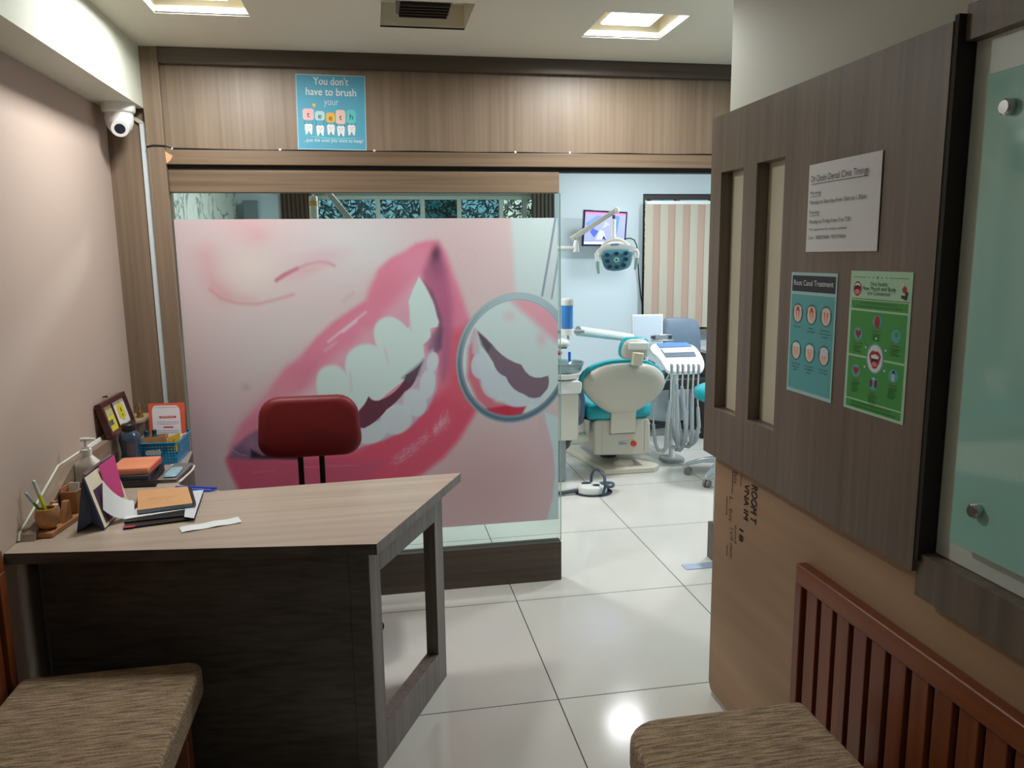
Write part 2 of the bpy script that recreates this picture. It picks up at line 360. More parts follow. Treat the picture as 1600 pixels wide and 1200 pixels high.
# sliding glass panel
t = thing('glass_partition', 'floor standing glass screen with timber head beam and dark plinth', 'glass partition', (0.02, yf, 0))
MB().box(-.80, .836, yf-.012, yf+.03, 1.815, 1.905).build('head_beam', W_H, t, bevel=.003)
MB().box(-.80, .838, yf-.03, yf+.03, 0, .192).build('plinth', W_DK, t, bevel=.002)
MB().box(-.80, .841, yf-.005, yf+.005, .192, 1.815).build('glass_pane', GLASS, t, smooth=False)
MB().box(.8412, .8432, yf-.0052, yf+.0052, .192, 1.815).build('glass_edge', GEDGE, t, smooth=False)
t = thing('glass_door', 'clear glass panel on a low dark plinth behind the plywood wall', 'glass door', (1.9, yf+.08, 0))
MB().box(1.655, 2.5, yf+.06, yf+.07, .19, 1.9).build('glass_pane', GLASS, t, smooth=False)
MB().box(1.6525, 1.6548, yf+.06, yf+.07, .19, 1.9).build('glass_edge', GEDGE, t, smooth=False)
MB().box(1.64, 2.5, yf+.03, yf+.10, 0, .19).build('plinth', W_DK, t, bevel=.002)
t = MB().box(1.468, 1.65, yf-.045, yf+.02, 0.0002, .004).build('floor_spring_plate', mat('brushed_steel_plate', (170, 182, 204), .45, .6), bevel=.0015)
tag(t, 'brushed steel floor spring cover plate set in the tiles', 'door hardware')
# white cable conduit, camera cable
t = thing('cable_conduit', 'white plastic cable conduit running down the timber column', 'conduit', (-.885, yf, .7))
MB().extrude([(-.894, yf-.012, 2.085), (-.870, yf-.012, 2.085), (-.870, yf-.012, .80), (-.894, yf-.012, .80)], (0, .012, 0)).build('conduit_channel', mat('bluish_white_plastic', (205, 218, 224), .4), t, bevel=.002)
MB().extrude([(-.896, yf-.0135, 2.085), (-.868, yf-.0135, 2.085), (-.93, yf-.0135, 2.125), (-.94, yf-.0135, 2.12)], (0, .006, 0)).build('conduit_bend', CRW, t)
t = thing('surface_cable', 'thin black cable clipped along the top of the header rail', 'cable', (.3, yf, 1.985))
pts = [(-.868, yf-.033, 1.992), (-.84, yf-.034, 1.998), (-.80, yf-.034, 1.996), (-.775, yf-.01, 1.99)]+[(-.775+i*.12, yf-.008, 1.987+.0015*math.sin(i*1.7)) for i in range(1, 22)]
MB().tube(pts, .0028, 6).build('cable', BLACK, t)
for px in (269, 438, 585, 805, 890):
    c = ay(px, 238, yf-.008); MB().cbox((c.x, yf-.009, 1.9885), (.010, .012, .009)).build('cable_clip', WHITE, t, bevel=.002)
# cctv dome camera under the beam
cc = Vector((-.937, 3.335, 2.14))
t = thing('security_camera', 'white dome security camera hanging under the boxed beam', 'security camera', cc)
MB().lathe([(.060, 0), (.060, -.028), (.056, -.034), (.052, -.036)], cc).build('mounting_base', WHITE, t)
b = MB().lathe([(.050, -.0361), (.052, -.05), (.05, -.07), (.043, -.092), (.03, -.108), (.012, -.114)], cc)
b.build('dome_body', WHITE, t)
dv = Vector((.22, -.85, -.42)).normalized(); o = cc+Vector((0, 0, -.075)); M = Matrix.Translation(o) @ dv.to_track_quat('Z', 'X').to_matrix().to_4x4()
MB().lathe([(.034, .0), (.034, .052), (.031, .060), (.025, .060)], (0, 0, 0)).xf(M).build('lens_ring', WHITE, t)
MB().lathe([(.0248, .052), (.0246, .059), (.012, .0615)], (0, 0, 0)).xf(M).build('lens', mat('dark_lens', (38, 42, 56), .12), t)
# plywood sheet, laminate panel with two slots and a glass board on the right-hand wall
t = MB().extrude([(1.119, 2.377, .045), (1.119, 2.36, .02), (1.119, -.6, .02), (1.119, -.6, .93), (1.119, 2.377, .93)], (.0108, 0, 0))
ply = t.build('plywood_sheet', W_PLY, smooth=False, origin=(1.119, 0, 0))
tag(ply, 'bare plywood sheet with black stamped markings below the laminate panel', 'plywood')
b = MB()
uy = (0, -1, 0)     # on this wall the writing lies on its side and reads downwards
def stamp(s, y, z, size, length, m): MB().text(s, (1.1182, y, z), (0, 0, -1), (0, -1, 0), size, 'l', length).build('stamped_marking', m, ply, smooth=False) if m is PEN else MB().text(s, (1.1182, y, z), (0, 0, -1), (0, -1, 0), size, 'l', length).text(s, (1.1181, y+.0022, z-.0012), (0, 0, -1), (0, -1, 0), size, 'l', length).text(s, (1.1180, y-.001, z+.0014), (0, 0, -1), (0, -1, 0), size, 'l', length).build('stamped_marking', m, ply, smooth=False)
ST = mat('faded_black_stamp', (40, 32, 28), .8); PEN = mat('marker_writing', (92, 68, 48), .8)
def wp(px, py): return ax(px, py, 1.1182)
for s, p0, p1, k, m in (('ROOM T', (1180, 760), (1181, 820), .052, ST), ('VNA IM', (1168, 757), (1165, 812), .042, ST), ('18', (1159, 828), (1160, 848), .036, ST),
                        ('bit', (1150, 738), (1150, 758), .034, PEN), ('L. bit', (1143, 777), (1142, 816), .034, PEN), ('1v4 mm', (1144, 826), (1142, 872), .03, PEN), ('wood', (1150, 820), (1148, 848), .022, PEN)):
    q0, q1 = wp(*p0), wp(*p1); stamp(s, q0.y+k*.4, q0.z, k, abs(q0.z-q1.z), m)
for p0, p1 in (((1145, 735), (1143, 770)), ((1136, 776), (1137, 806)), ((1136, 852), (1137, 870)), ((1158, 741), (1157, 760))):
    q0, q1 = wp(*p0), wp(*p1); MB().box(1.1178, 1.1186, q0.y-.001, q0.y+.001, q1.z, q0.z).build('pen_stroke', PEN, ply, smooth=False)
xp = 1.075
t = thing('wall_panel', 'grey-brown laminate wall panel with two tall slots', 'wall panel', (xp, 1.9, .89))
z0, z1, ye, yn = .888, 1.96, 2.38, 1.346
S1 = (2.158, 2.306, 1.049, 1.788); S2 = (1.927, 2.078, 1.056, 1.79)
b = MB(); back = 1.112
for y0, y1, a, c in ((yn, S2[0], z0, z1), (S2[1], S1[0], z0, z1), (S1[1], ye, z0, z1), (S2[0], S2[1], z0, S2[2]), (S2[0], S2[1], S2[3], z1), (S1[0], S1[1], z0, S1[2]), (S1[0], S1[1], S1[3], z1)):
    b.box(xp, back, y0, y1, a, c)
b.build('panel_board', W_R, t, smooth=False)
for S_ in (S1, S2): MB().box(back+.0005, back+.004, S_[0]-.01, S_[1]+.01, S_[2]-.01, S_[3]+.01).build('slot_backing', mat('cream_backing', (222, 218, 196), .5), t, smooth=False)
MB().box(xp+.0415, XR-.0005, yn+.001, ye-.06, .931, z1-.001).build('panel_rear_batten', W_R, t, smooth=False)
MB().box(xp+.002, 1.117, yn-.012, yn-.001, .915, z1+.01).build('dark_return', DARKIN, t, smooth=False)
t = thing('display_frame', 'laminate framed recess with white backing around the glass board', 'wall frame', (1.1, .7, .84))
MB().box(1.092, XR-.0005, -.25, yn-.013, 1.922, 1.985).build('top_rail', W_R, t, smooth=False)
MB().box(1.085, 1.1175, -.25, yn-.0, .836, .929).build('bottom_rail', W_R, t, smooth=False)
MB().box(1.1175, 1.1285, -.25, yn-.013, .931, 1.9215).build('white_backing', mat('white_backing_board', (226, 236, 232), .35), t, smooth=False)
t = thing('glass_notice_board', 'frosted green glass board held by round steel standoffs', 'glass board', (1.09, .8, .98))
MB().box(1.085, 1.093, -.1, 1.262, .984, 1.848).build('glass_sheet', mat('frosted_green_glass', (166, 224, 214), .08, coat=.6, spec=.8), t, bevel=.0015)
MB().box(1.0855, 1.0925, 1.2622, 1.2635, .984, 1.848).build('glass_edge', mat('pale_glass_edge', (190, 190, 170), .2), t)
for y_, z_ in ((1.205, 1.783), (1.197, 1.067), (.05, 1.783), (.05, 1.067)):
    M = Matrix.Translation((1.0848, y_, z_)) @ Matrix.Rotation(-math.pi/2, 4, 'Y')
    MB().lathe([(.014, 0), (.014, .012), (.011, .015)], (0, 0, 0), 20).xf(M).build('standoff', CHROME, t)
    MB().lathe([(.009, -.0325), (.009, -.0085)], (0, 0, 0), 12).xf(M).build('standoff_sleeve', CHROME, t)
# ------------------------------------------------------------------ paper notices on the laminate panel
UX, UZ = Vector((0, -1, 0)), Vector((0, 0, 1))
class Sheet:
    """a flat sheet on the wall panel: u runs to the right, v upwards, both 0..1"""
    def __init__(s, y0, y1, z0, z1, x): s.y0, s.y1, s.z0, s.z1, s.x = y0, y1, z0, z1, x; s.W = y0-y1; s.H = z1-z0
    def p(s, u, v, d=0): return Vector((s.x-d, s.y0-u*s.W, s.z0+v*s.H))
    def rect(s, b, m, u0, v0, u1, v1, d): b.use(m).quad(s.p(u0, v0, d), s.p(u1, v0, d), s.p(u1, v1, d), s.p(u0, v1, d))
    def oval(s, b, m, u, v, ru, rv, d, n=20): b.use(m).add([s.p(u+ru*math.cos(2*math.pi*i/n), v+rv*math.sin(2*math.pi*i/n), d) for i in range(n)], [tuple(range(n))])
    def poly(s, b, m, pts, d): b.use(m).add([s.p(u, v, d) for u, v in pts], [tuple(range(len(pts)))])
    def txt(s, b, m, st, u, v, size, al='c', w=None, d=.0016): b.use(m).text(st, s.p(u, v, d), UX, UZ, size, al, None if w is None else w*s.W)
flat = lambda n, c: mat('print_'+n, c, .6)
S = Sheet(1.803, 1.522, 1.543, 1.753, 1.0745)
b = MB()
nu, nv = 8, 6; vs = []
for side in (0, 1):
    for j in range(nv+1):
        for i in range(nu+1):
            u, v = i/nu, j/nv; vs.append(S.p(u, v, .001+.003*math.sin(u*2.4+.3)*(.4+.6*v)+.0008*side))
n1 = (nu+1)*(nv+1); fs = []
for j in range(nv):
    for i in range(nu):
        q = j*(nu+1)+i; fs += [(q+n1, q+1+n1, q+nu+2+n1, q+nu+1+n1), (q, q+nu+1, q+nu+2, q+1)]
notice = tag(b.add(vs, fs).build('timings_notice', PAPER), 'white landscape notice listing clinic timings taped to the laminate panel', 'notice')
b = MB(); D = .0062
for st, v, sz, w_ in (('Dr Doshi Dental Clinic Timings', .80, .0215, .80), ('Morning', .655, .0125, .155), ('Monday to Saturday from 10am to 1.30pm', .545, .014, .79),
                     ('Evening', .435, .0125, .145), ('Monday to Friday from 5 to 7.30', .325, .014, .60), ('*Prior appointment for evening consultation', .245, .0085, .56), ('Care - 9825079604 / 9737379604', .145, .0125, .55)):
    S.txt(b, INK, st, .055, v, sz, 'l', w_, D)
S.rect(b, INK, .055, .772, .855, .778, D-.0002); S.rect(b, INK, .055, .632, .21, .637, D-.0002); S.rect(b, INK, .055, .412, .20, .417, D-.0002)
b.build('notice_lettering', None, notice, smooth=False)
# teal chart of tooth sections
S = Sheet(1.866, 1.662, 1.183, 1.492, 1.0745)
root = tag(MB().extrude([S.p(0, 0), S.p(1, 0), S.p(1, 1), S.p(0, 1)], (-.0008, 0, 0)).build('root_canal_poster', flat('pale_teal', (170, 212, 212)), smooth=False), 'teal poster headed Root Canal Treatment with six tooth drawings', 'poster')
b = MB(); D = .0010
T1, NV, WHT, DT = flat('teal', (92, 176, 180)), flat('navy', (34, 40, 56)), flat('white', (232, 236, 236)), flat('deep_teal', (44, 120, 128))
S.rect(b, T1, .03, .03, .97, .82, D); S.rect(b, NV, .03, .845, .97, .975, D); S.txt(b, WHT, 'Root Canal Treatment', .5, .895, .0195, 'c', .86, .0014)
TO, RD = flat('tooth_ivory', (236, 214, 196)), flat('pulp_red', (196, 86, 72))
cap = [['Infected tooth'], ['Opening', 'made in tooth'], ['Infected tissue is', 'removed and canal', 'is cleaned'], ['Canal is cleaned', 'and filled with', 'rubber'], ['A post is placed', 'for strength and', 'support'], ['Crown is placed', 'over the tooth']]
for k in range(6):
    u = .19+.31*(k % 3); v = .665 if k < 3 else .355
    S.oval(b, DT, u, v, .125, .083, .0011); S.oval(b, TO, u, v-.005, .09, .068, .0013); S.oval(b, WHT if k > 2 else TO, u, v+.035, .085, .032, .0014)
    for q in (-.032, .032): S.poly(b, RD if k < 3 else flat('canal_orange', (214, 140, 96)), [(u+q-.012, v+.03), (u+q*.5, v-.055), (u+q+.012, v+.03)], .0016)
    if k < 2: S.oval(b, RD, u, v+.038, .035, .02, .0017, 12)
    if k == 5: S.oval(b, flat('crown_white', (214, 220, 236)), u, v+.032, .085, .036, .0017)
    for q, st in enumerate(cap[k]): S.txt(b, INK, st, u, v-.118-.026*q, .0062, 'c')
b.build('printed_artwork', None, root, smooth=False)
# green chart: mouth and body
S = Sheet(1.6105, 1.403, 1.185, 1.50, 1.0745)
gp = tag(MB().extrude([S.p(0, 0), S.p(1, 0), S.p(1, 1), S.p(0, 1)], (-.0008, 0, 0)).build('oral_health_poster', flat('pale_green', (178, 222, 190)), smooth=False), 'green poster about oral health with a mouth surrounded by organ drawings', 'poster')
b = MB(); GR = flat('green', (66, 160, 72)); CY = flat('cyan', (86, 180, 190)); PR = flat('dark_red', (170, 44, 50)); PK = flat('pink', (226, 130, 140)); DG = flat('dark_green', (34, 84, 44))
S.rect(b, GR, .04, .735, .96, .795, .001); S.rect(b, GR, .04, .405, .96, .72, .001); S.rect(b, GR, .04, .085, .96, .39, .001); S.rect(b, GR, .04, .02, .96, .075, .001)
S.rect(b, INK, .04, .803, .97, .807, .001); S.rect(b, INK, .05, .955, .27, .958, .001); S.rect(b, INK, .65, .955, .95, .958, .001)
for i in range(5):
    r = .018 if i == 2 else .011; u, v = .32+i*.07, .9565
    S.poly(b, INK, [(u+r*(1 if q % 2 == 0 else .42)*math.sin(q*math.pi/5), v+r*.66*(1 if q % 2 == 0 else .42)*math.cos(q*math.pi/5)) for q in range(10)], .0011)
for st, v, sz in (('Oral health:', .90, .0125), ('How Mouth and Body', .868, .0125), ('are Connected', .836, .0125)): S.txt(b, DG, st, .49, v, sz)
S.oval(b, PR, .13, .875, .07, .052, .0011); S.oval(b, WHT, .13, .90, .045, .014, .0012); S.oval(b, NV, .13, .878, .05, .022, .0013); S.oval(b, PK, .13, .853, .045, .018, .0014)
S.poly(b, NV, [(.84, .83), (.93, .815), (.95, .87), (.90, .875), (.90, .845), (.85, .85)], .0011); S.oval(b, PR, .89, .885, .035, .022, .0012); S.oval(b, TO, .865, .92, .022, .014, .0013)
S.txt(b, DG, 'Learn how oral health is tied to whole body care', .5, .772, .0068, 'c', .6); S.txt(b, DG, 'The mouth can show the signs of many other conditions', .5, .748, .0068, 'c', .74)
S.oval(b, CY, .5, .40, .145, .108, .0012); S.oval(b, WHT, .5, .40, .125, .096, .0013)
S.poly(b, PR, [(.40, .42), (.44, .45), (.48, .455), (.50, .447), (.52, .455), (.56, .45), (.60, .42), (.57, .37), (.53, .335), (.50, .33), (.47, .335), (.43, .37)], .0014)
S.poly(b, WHT, [(.43, .418), (.50, .432), (.57, .418), (.55, .40), (.45, .40)], .0016); S.oval(b, NV, .5, .388, .055, .022, .0015); S.oval(b, PK, .5, .362, .045, .018, .0016)
def cap_(u, v, st, n=4):
    S.txt(b, flat('caption_red', (140, 50, 40)), st, u, v, .0068)
    for q in range(n): S.rect(b, DG, u-.075+.008*(q % 2), v-.018-.013*q, u+.075-.02*(q % 3), v-.014-.013*q, .001)
for u, v, st, kind in ((.5, .655, 'Alzheimers', 'brain'), (.19, .555, 'Heart health', 'heart'), (.81, .575, 'Respiratory', 'lung'), (.19, .29, 'Diabetes', 'heart2'), (.5, .225, 'Kidneys', 'kid'), (.81, .31, 'Pregnancy', 'body')):
    S.oval(b, CY, u, v, .075, .045, .0012)
    if kind == 'brain': S.oval(b, PR, u, v, .045, .043, .0014)
    elif kind.startswith('heart'): S.poly(b, PR, [(u, v-.035), (u-.05, v+.005), (u-.045, v+.025), (u-.02, v+.028), (u, v+.014), (u+.02, v+.028), (u+.045, v+.025), (u+.05, v+.005)], .0014)
    elif kind == 'kid': S.oval(b, flat('brown_red', (112, 40, 40)), u-.04, v, .024, .03, .0014); S.oval(b, flat('brown_red', (112, 40, 40)), u+.04, v, .024, .03, .0014)
    elif kind == 'lung': S.oval(b, GR, u, v+.01, .03, .018, .0014); S.oval(b, T1, u, v-.02, .04, .012, .0014)
    else: S.oval(b, NV, u, v+.022, .022, .015, .0014); S.oval(b, flat('pale_blue', (190, 214, 226)), u, v-.012, .026, .028, .0015)
    cap_(u, v-.072, st, 6 if v < .5 else 4)
S.txt(b, DG, 'Brush and floss every day and visit your dentist', .48, .055, .0068, 'c', .66); S.txt(b, DG, 'so that small problems never grow into large ones', .5, .033, .0068, 'c', .76)
for a in range(0, 360, 60):
    r = math.radians(a+30); S.oval(b, WHT, .5+.19*math.cos(r), .40+.14*math.sin(r), .014, .009, .0013, 8)
b.build('printed_artwork', None, gp, smooth=False)
# ------------------------------------------------------------------ blue poster on the fascia
class SheetY(Sheet):
    def __init__(s, x0, x1, z0, z1, y): s.x0, s.z0, s.y = x0, z0, y; s.W = x1-x0; s.H = z1-z0; s.tilt = .006
    def p(s, u, v, d=0): return Vector((s.x0+u*s.W+v*s.tilt-.006, s.y-d, s.z0+v*s.H-u*s.tilt*.4))
    def txt(s, b, m, st, u, v, size, al='c', w=None, d=.0006): b.use(m).text(st, s.p(u, v, d), (1, 0, -.01), (.02, 0, 1), size, al, None if w is None else w*s.W)
S = SheetY(-.276, .006, 1.992, 2.292, yf-.0045)
bp_ = tag(MB().extrude([S.p(0, 0), S.p(1, 0), S.p(1, 1), S.p(0, 1)], (0, -.0008, 0)).build('teeth_poster', flat('light_blue_border', (170, 206, 222)), smooth=False), 'square blue poster with five cartoon teeth on the timber fascia', 'poster')
b = MB(); S.rect(b, flat('blue', (84, 162, 190)), .012, .012, .988, .988, .001)
LT = flat('off_white', (226, 230, 228))
S.txt(b, LT, "You don't", .5, .865, .043, 'c', .50, .0015); S.txt(b, LT, 'have to brush', .5, .725, .043, 'c', .72, .0015); S.txt(b, flat('pale_blue_text', (190, 214, 224)), 'your', .5, .60, .04, 'c', .21, .0015)
for st, u, o in (("You don't", .5, .865), ('have to brush', .5, .725)): S.txt(b, LT, st, u+.004, o+.003, .043, 'c', .50 if o > .8 else .72, .0014)
S.txt(b, LT, '...just the ones you want to keep!', .52, .105, .021, 'c', .86, .0015)
S.poly(b, flat('yellow', (232, 184, 80)), [(.25, .56), (.225, .60), (.235, .62), (.25, .61), (.27, .62), (.275, .59)], .0015)
S.poly(b, flat('turquoise', (98, 196, 200)), [(.08, .19), (.5, .165), (.92, .17), (.8, .155), (.5, .14), (.25, .165)], .0012)
for k, (u, v, w_, h_, c, ch) in enumerate(((.165, .47, .16, .155, (226, 186, 186), 't'), (.33, .455, .14, .125, (176, 214, 214), 'e'), (.485, .435, .13, .135, (226, 176, 74), 'e'), (.63, .445, .14, .19, (226, 196, 180), 't'), (.785, .455, .135, .18, (96, 196, 196), 'h'))):
    pts = [(u+p[0], v+p[1]) for p in rrect(w_, h_, .035)]; S.poly(b, flat('tile%d' % k, c), pts, .0014); S.txt(b, INK, ch, u, v-.04, .033, 'c', None, .0018)
    tv = .27-.008*(k % 2)*2; tw = .055
    S.poly(b, flat('tooth_white', (234, 234, 234)), [(u-tw, tv+.06), (u-tw*.5, tv+.075), (u, tv+.065), (u+tw*.5, tv+.075), (u+tw, tv+.06), (u+tw, tv+.01), (u+tw*.8, tv-.07), (u+tw*.45, tv-.065), (u, tv-.015), (u-tw*.45, tv-.065), (u-tw*.8, tv-.07), (u-tw, tv+.01)], .0014)
    for q in (-.02, .02): S.oval(b, INK, u+q, tv+.035, .005, .006, .0017, 8)
    S.poly(b, INK, [(u-.02, tv+.02), (u, tv+.01), (u+.02, tv+.02), (u, tv+.004)], .0017)
    for q in (-1, 1): S.poly(b, INK, [(u+q*.05, tv+.06), (u+q*.057, v-h_/2), (u+q*.061, v-h_/2), (u+q*.054, tv+.06)], .0013)
b.build('printed_artwork', None, bp_, smooth=False)
# ------------------------------------------------------------------ the large printed film on the glass screen
def paint(px, py):
    """colour of the printed picture, evaluated point by point from traced outlines"""
    px = px.astype(np.float32); py = py.astype(np.float32); n = len(px)
    C = np.empty((n, 3), np.float32); C[:] = (217, 195, 199)
    rg = np.random.RandomState(5)
    def sd(poly):
        P = np.array(poly, np.float32); d = np.full(n, 1e9, np.float32); s = np.zeros(n, bool)
        for i in range(len(P)):
            a, c = P[i], P[(i+1) % len(P)]; e = c-a; wx, wy = px-a[0], py-a[1]
            t = np.clip((wx*e[0]+wy*e[1])/max(1e-6, e@e), 0, 1); d = np.minimum(d, (wx-e[0]*t)**2+(wy-e[1]*t)**2)
            cr = ((a[1] > py) != (c[1] > py)); 
            with np.errstate(divide='ignore', invalid='ignore'): xi = (c[0]-a[0])*(py-a[1])/(c[1]-a[1])+a[0]
            s ^= cr & (px < xi)
        d = np.sqrt(d); return np.where(s, -d, d)
    def ld(pts):
        P = np.array(pts, np.float32); d = np.full(n, 1e9, np.float32)
        for i in range(len(P)-1):
            a, c = P[i], P[i+1]; e = c-a; wx, wy = px-a[0], py-a[1]; t = np.clip((wx*e[0]+wy*e[1])/(e@e), 0, 1)
            d = np.minimum(d, (wx-e[0]*t)**2+(wy-e[1]*t)**2)
        return np.sqrt(d)
    def smooth(pts, it=2):
        P = [np.array(p, float) for p in pts]
        for _ in range(it):
            Q = []
            for i in range(len(P)):
                a, c = P[i], P[(i+1) % len(P)]; Q += [a*.75+c*.25, a*.25+c*.75]
            P = Q
        return P
    def mix(a, c): 
        a = a[:, None]; C[:] = C*(1-a)+np.array(c, np.float32)*a
    def fill(poly, c, soft=2., al=1., mask=None, sm=0):
        a = np.clip(.5-sd(smooth(poly, sm) if sm else poly)/soft, 0, 1); a = a*a*(3-2*a)*al
        if mask is not None: a = a*mask
        mix(a, c); return a
    def line(pts, wd, c, soft=3., al=1., mask=None):
        a = np.clip((wd-ld(pts))/soft+.5, 0, 1); a = a*a*(3-2*a)*al
        if mask is not None: a = a*mask
        mix(a, c)
    def blob(x, y, rx, ry, c, al=1., rot=0):
        cs, sn = math.cos(math.radians(rot)), math.sin(math.radians(rot)); dx, dy = px-x, py-y
        mix(al*np.exp(-(((dx*cs+dy*sn)/rx)**2+((-dx*sn+dy*cs)/ry)**2)), c)
    def scal(a, c, dep, k=5):
        """points of a bowed edge between a and c (dep is the sag)"""
        ex, ey = c[0]-a[0], c[1]-a[1]; L_ = math.hypot(ex, ey); nx, ny = -ey/L_, ex/L_
        return [(a[0]+ex*i/k+nx*dep*4*(i/k)*(1-i/k), a[1]+ey*i/k+ny*dep*4*(i/k)*(1-i/k)) for i in range(k)]
    # skin tints
    blob(560, 380, 90, 60, (216, 218, 222), .8); blob(440, 540, 120, 90, (212, 206, 206), .55); blob(760, 400, 60, 80, (222, 198, 200), .6)
    blob(290, 690, 60, 130, (202, 170, 178), .75); blob(420, 720, 60, 60, (206, 170, 178), .4); blob(760, 760, 120, 90, (206, 164, 168), .8); blob(720, 400, 60, 60, (216, 188, 192), .5)
    blob(385, 350, 34, 24, (226, 180, 186), .6); blob(402, 370, 18, 14, (218, 166, 174), .5)
    line([(322, 400), (332, 436), (352, 460)], 6, (216, 152, 158), 60, .7); line([(328, 452), (345, 466), (372, 474), (402, 475), (432, 468), (458, 460)], .5, (196, 118, 128), 11, .75)
    line([(335, 448), (362, 464), (395, 468)], 3, (214, 150, 156), 26, .5); blob(395, 424, 42, 34, (224, 212, 206), .9)
    line([(432, 438), (443, 430), (455, 424), (464, 420)], 2.2, (172, 84, 102), 8, .85); line([(440, 434), (460, 422), (480, 413), (500, 409), (514, 411), (522, 415)], 1, (190, 108, 124), 9, .8)
    blob(482, 422, 40, 9, (220, 172, 182), .6, -20); blob(505, 400, 42, 12, (216, 178, 192), .5, -12)
    line([(538, 470), (552, 458)], 2, (196, 174, 178), 10, .5); blob(384, 605, 7, 6, (188, 162, 166), .6)
    th = np.linspace(0, 2*math.pi, 17); line([(729+16*math.cos(v), 401+13*math.sin(v)) for v in th], .4, (204, 178, 186), 3, .5)
    # pale ground on the right, cheek outline
    fill([(797, 330), (802, 400), (806, 470), (815, 560), (900, 560), (900, 330)], (206, 222, 224), 12)
    fill([(880, 655), (842, 640), (856, 670), (864, 705), (867, 740), (863, 780), (853, 815), (846, 860), (900, 860), (900, 640)], (200, 220, 224), 5)
    fill([(842, 600), (842, 860), (846, 860), (853, 815), (863, 780), (867, 740), (864, 705), (856, 670)], (214, 182, 190), 3, .7)  # lighter strip: brighter reflected light at the film edge, painted into the print
    # lips
    lips = [(354, 720), (362, 690), (376, 664), (392, 645), (412, 624), (428, 598), (446, 574), (470, 558), (494, 528), (522, 502), (552, 482), (571, 470), (577, 452), (591, 422), (610, 404), (632, 394), (650, 381), (668, 376), (685, 377), (697, 394), (707, 424), (720, 457), (734, 500), (748, 560), (752, 610), (742, 645), (718, 686), (693, 715), (660, 740), (625, 760), (560, 775), (380, 775), (364, 745)]
    L0 = fill(lips, (226, 138, 164), 14)
    line([(590, 424), (612, 406), (650, 384), (676, 379)], 2, (222, 124, 152), 14, .7, L0); line([(470, 556), (520, 508), (570, 474)], 2, (218, 120, 150), 16, .6, L0)
    blob(648, 412, 26, 18, (224, 148, 176), .7, -30); blob(600, 450, 26, 18, (220, 130, 152), .7, -50); blob(480, 585, 40, 26, (214, 122, 150), .6, -40); blob(430, 630, 50, 26, (218, 156, 172), .75, -35); blob(400, 660, 30, 16, (212, 120, 142), .6, -40)
    fill([(560, 640), (650, 640), (700, 600), (712, 520), (760, 540), (760, 640), (700, 720), (640, 770), (350, 790), (350, 712), (470, 716), (560, 700)], (220, 82, 110), 30, .85, L0)
    fill([(700, 520), (735, 505), (752, 600), (735, 640), (700, 620)], (220, 104, 122), 24, .7, L0)
    fill([(345, 712), (480, 716), (600, 722), (560, 780), (345, 780)], (192, 92, 122), 20, .6, L0)
    line([(513, 534), (530, 520), (552, 503), (571, 488)], 1.5, (228, 214, 228), 5, .8); line([(536, 518), (556, 502)], 2.5, (226, 206, 222), 4, .7)
    line([(508, 548), (524, 536)], 2, (224, 186, 204), 8, .6)
    blob(642, 704, 24, 8, (214, 140, 162), .45, -38); blob(690, 664, 16, 9, (220, 150, 170), .5, -50)
    for k in range(110):
        t = rg.rand(); x = 616+t*50+rg.randn()*3.5; y = 722-t*40+rg.randn()*4; line([(x, y), (x+rg.rand()*6, y-rg.rand()*5)], .3, (226, 202, 216), 2.2, .4)
    for k in range(90):
        t = rg.rand(); x = 676+t*26+rg.randn()*2.5; y = 672-t*30+rg.randn()*4+rg.rand()*10; line([(x, y), (x+rg.rand()*3, y-rg.rand()*7)], .3, (230, 202, 216), 2.2, .42)
    line([(465, 731), (520, 728), (560, 727)], .4, (226, 160, 180), 2.5, .6); line([(395, 738), (430, 735)], .4, (224, 160, 180), 2.5, .5)
    # mouth corner at the top and its shadow
    fill([(681, 384), (690, 395), (700, 430), (706, 480), (706, 540), (700, 590), (688, 600), (688, 540), (688, 500), (676, 466), (657, 433), (668, 408)], (172, 100, 134), 16, .8, sm=1)
    blob(681, 398, 7, 14, (92, 62, 80), .9, 5); blob(684, 420, 12, 20, (140, 84, 112), .5, -15); blob(700, 470, 14, 34, (192, 100, 140), .4, -12)
    fill([(662, 438), (676, 458), (690, 496), (692, 515), (690, 545), (678, 556), (661, 538), (684, 510), (680, 478)], (104, 80, 104), 9, .85); blob(677, 545, 8, 10, (150, 116, 150), .6)
    # gums and upper teeth
    gum = [(470, 640), (484, 596), (502, 572), (530, 550), (552, 538), (566, 518), (590, 510), (602, 486), (624, 464), (638, 446), (655, 430), (668, 470), (682, 505), (665, 560), (600, 620), (520, 650)]
    fill(gum, (224, 168, 190), 26, .95)
    fill([(410, 650), (440, 626), (490, 606), (560, 640), (500, 668), (420, 680)], (218, 194, 206), 22, .85)
    TW = (210, 228, 228)
    for x, y, rx, ry, ro, so in ((523, 612, 27, 42, -14, .5), (580, 590, 36, 54, -22, .34), (626, 550, 30, 60, -30, .3), (660, 482, 20, 62, -10, .35)):
        cs, sn = math.cos(math.radians(ro)), math.sin(math.radians(ro)); dx, dy = px-x, py-y
        q = (np.abs((dx*cs+dy*sn)/rx)**2.4+np.abs((-dx*sn+dy*cs)/ry)**2.4); a = np.clip((1-q)/so+.5, 0, 1); lim = np.clip(.5-sd([(470, 660), (490, 560), (560, 500), (600, 470), (634, 494), (637, 474), (645, 452), (655, 432), (667, 452), (676, 470), (683, 490), (687, 503), (684, 510), (672, 513), (673, 526), (668, 533), (661, 538), (665, 548), (663, 560), (655, 575), (620, 603), (560, 645), (520, 670)])/2.5, 0, 1)
        mix(a*a*(3-2*a)*lim, TW)
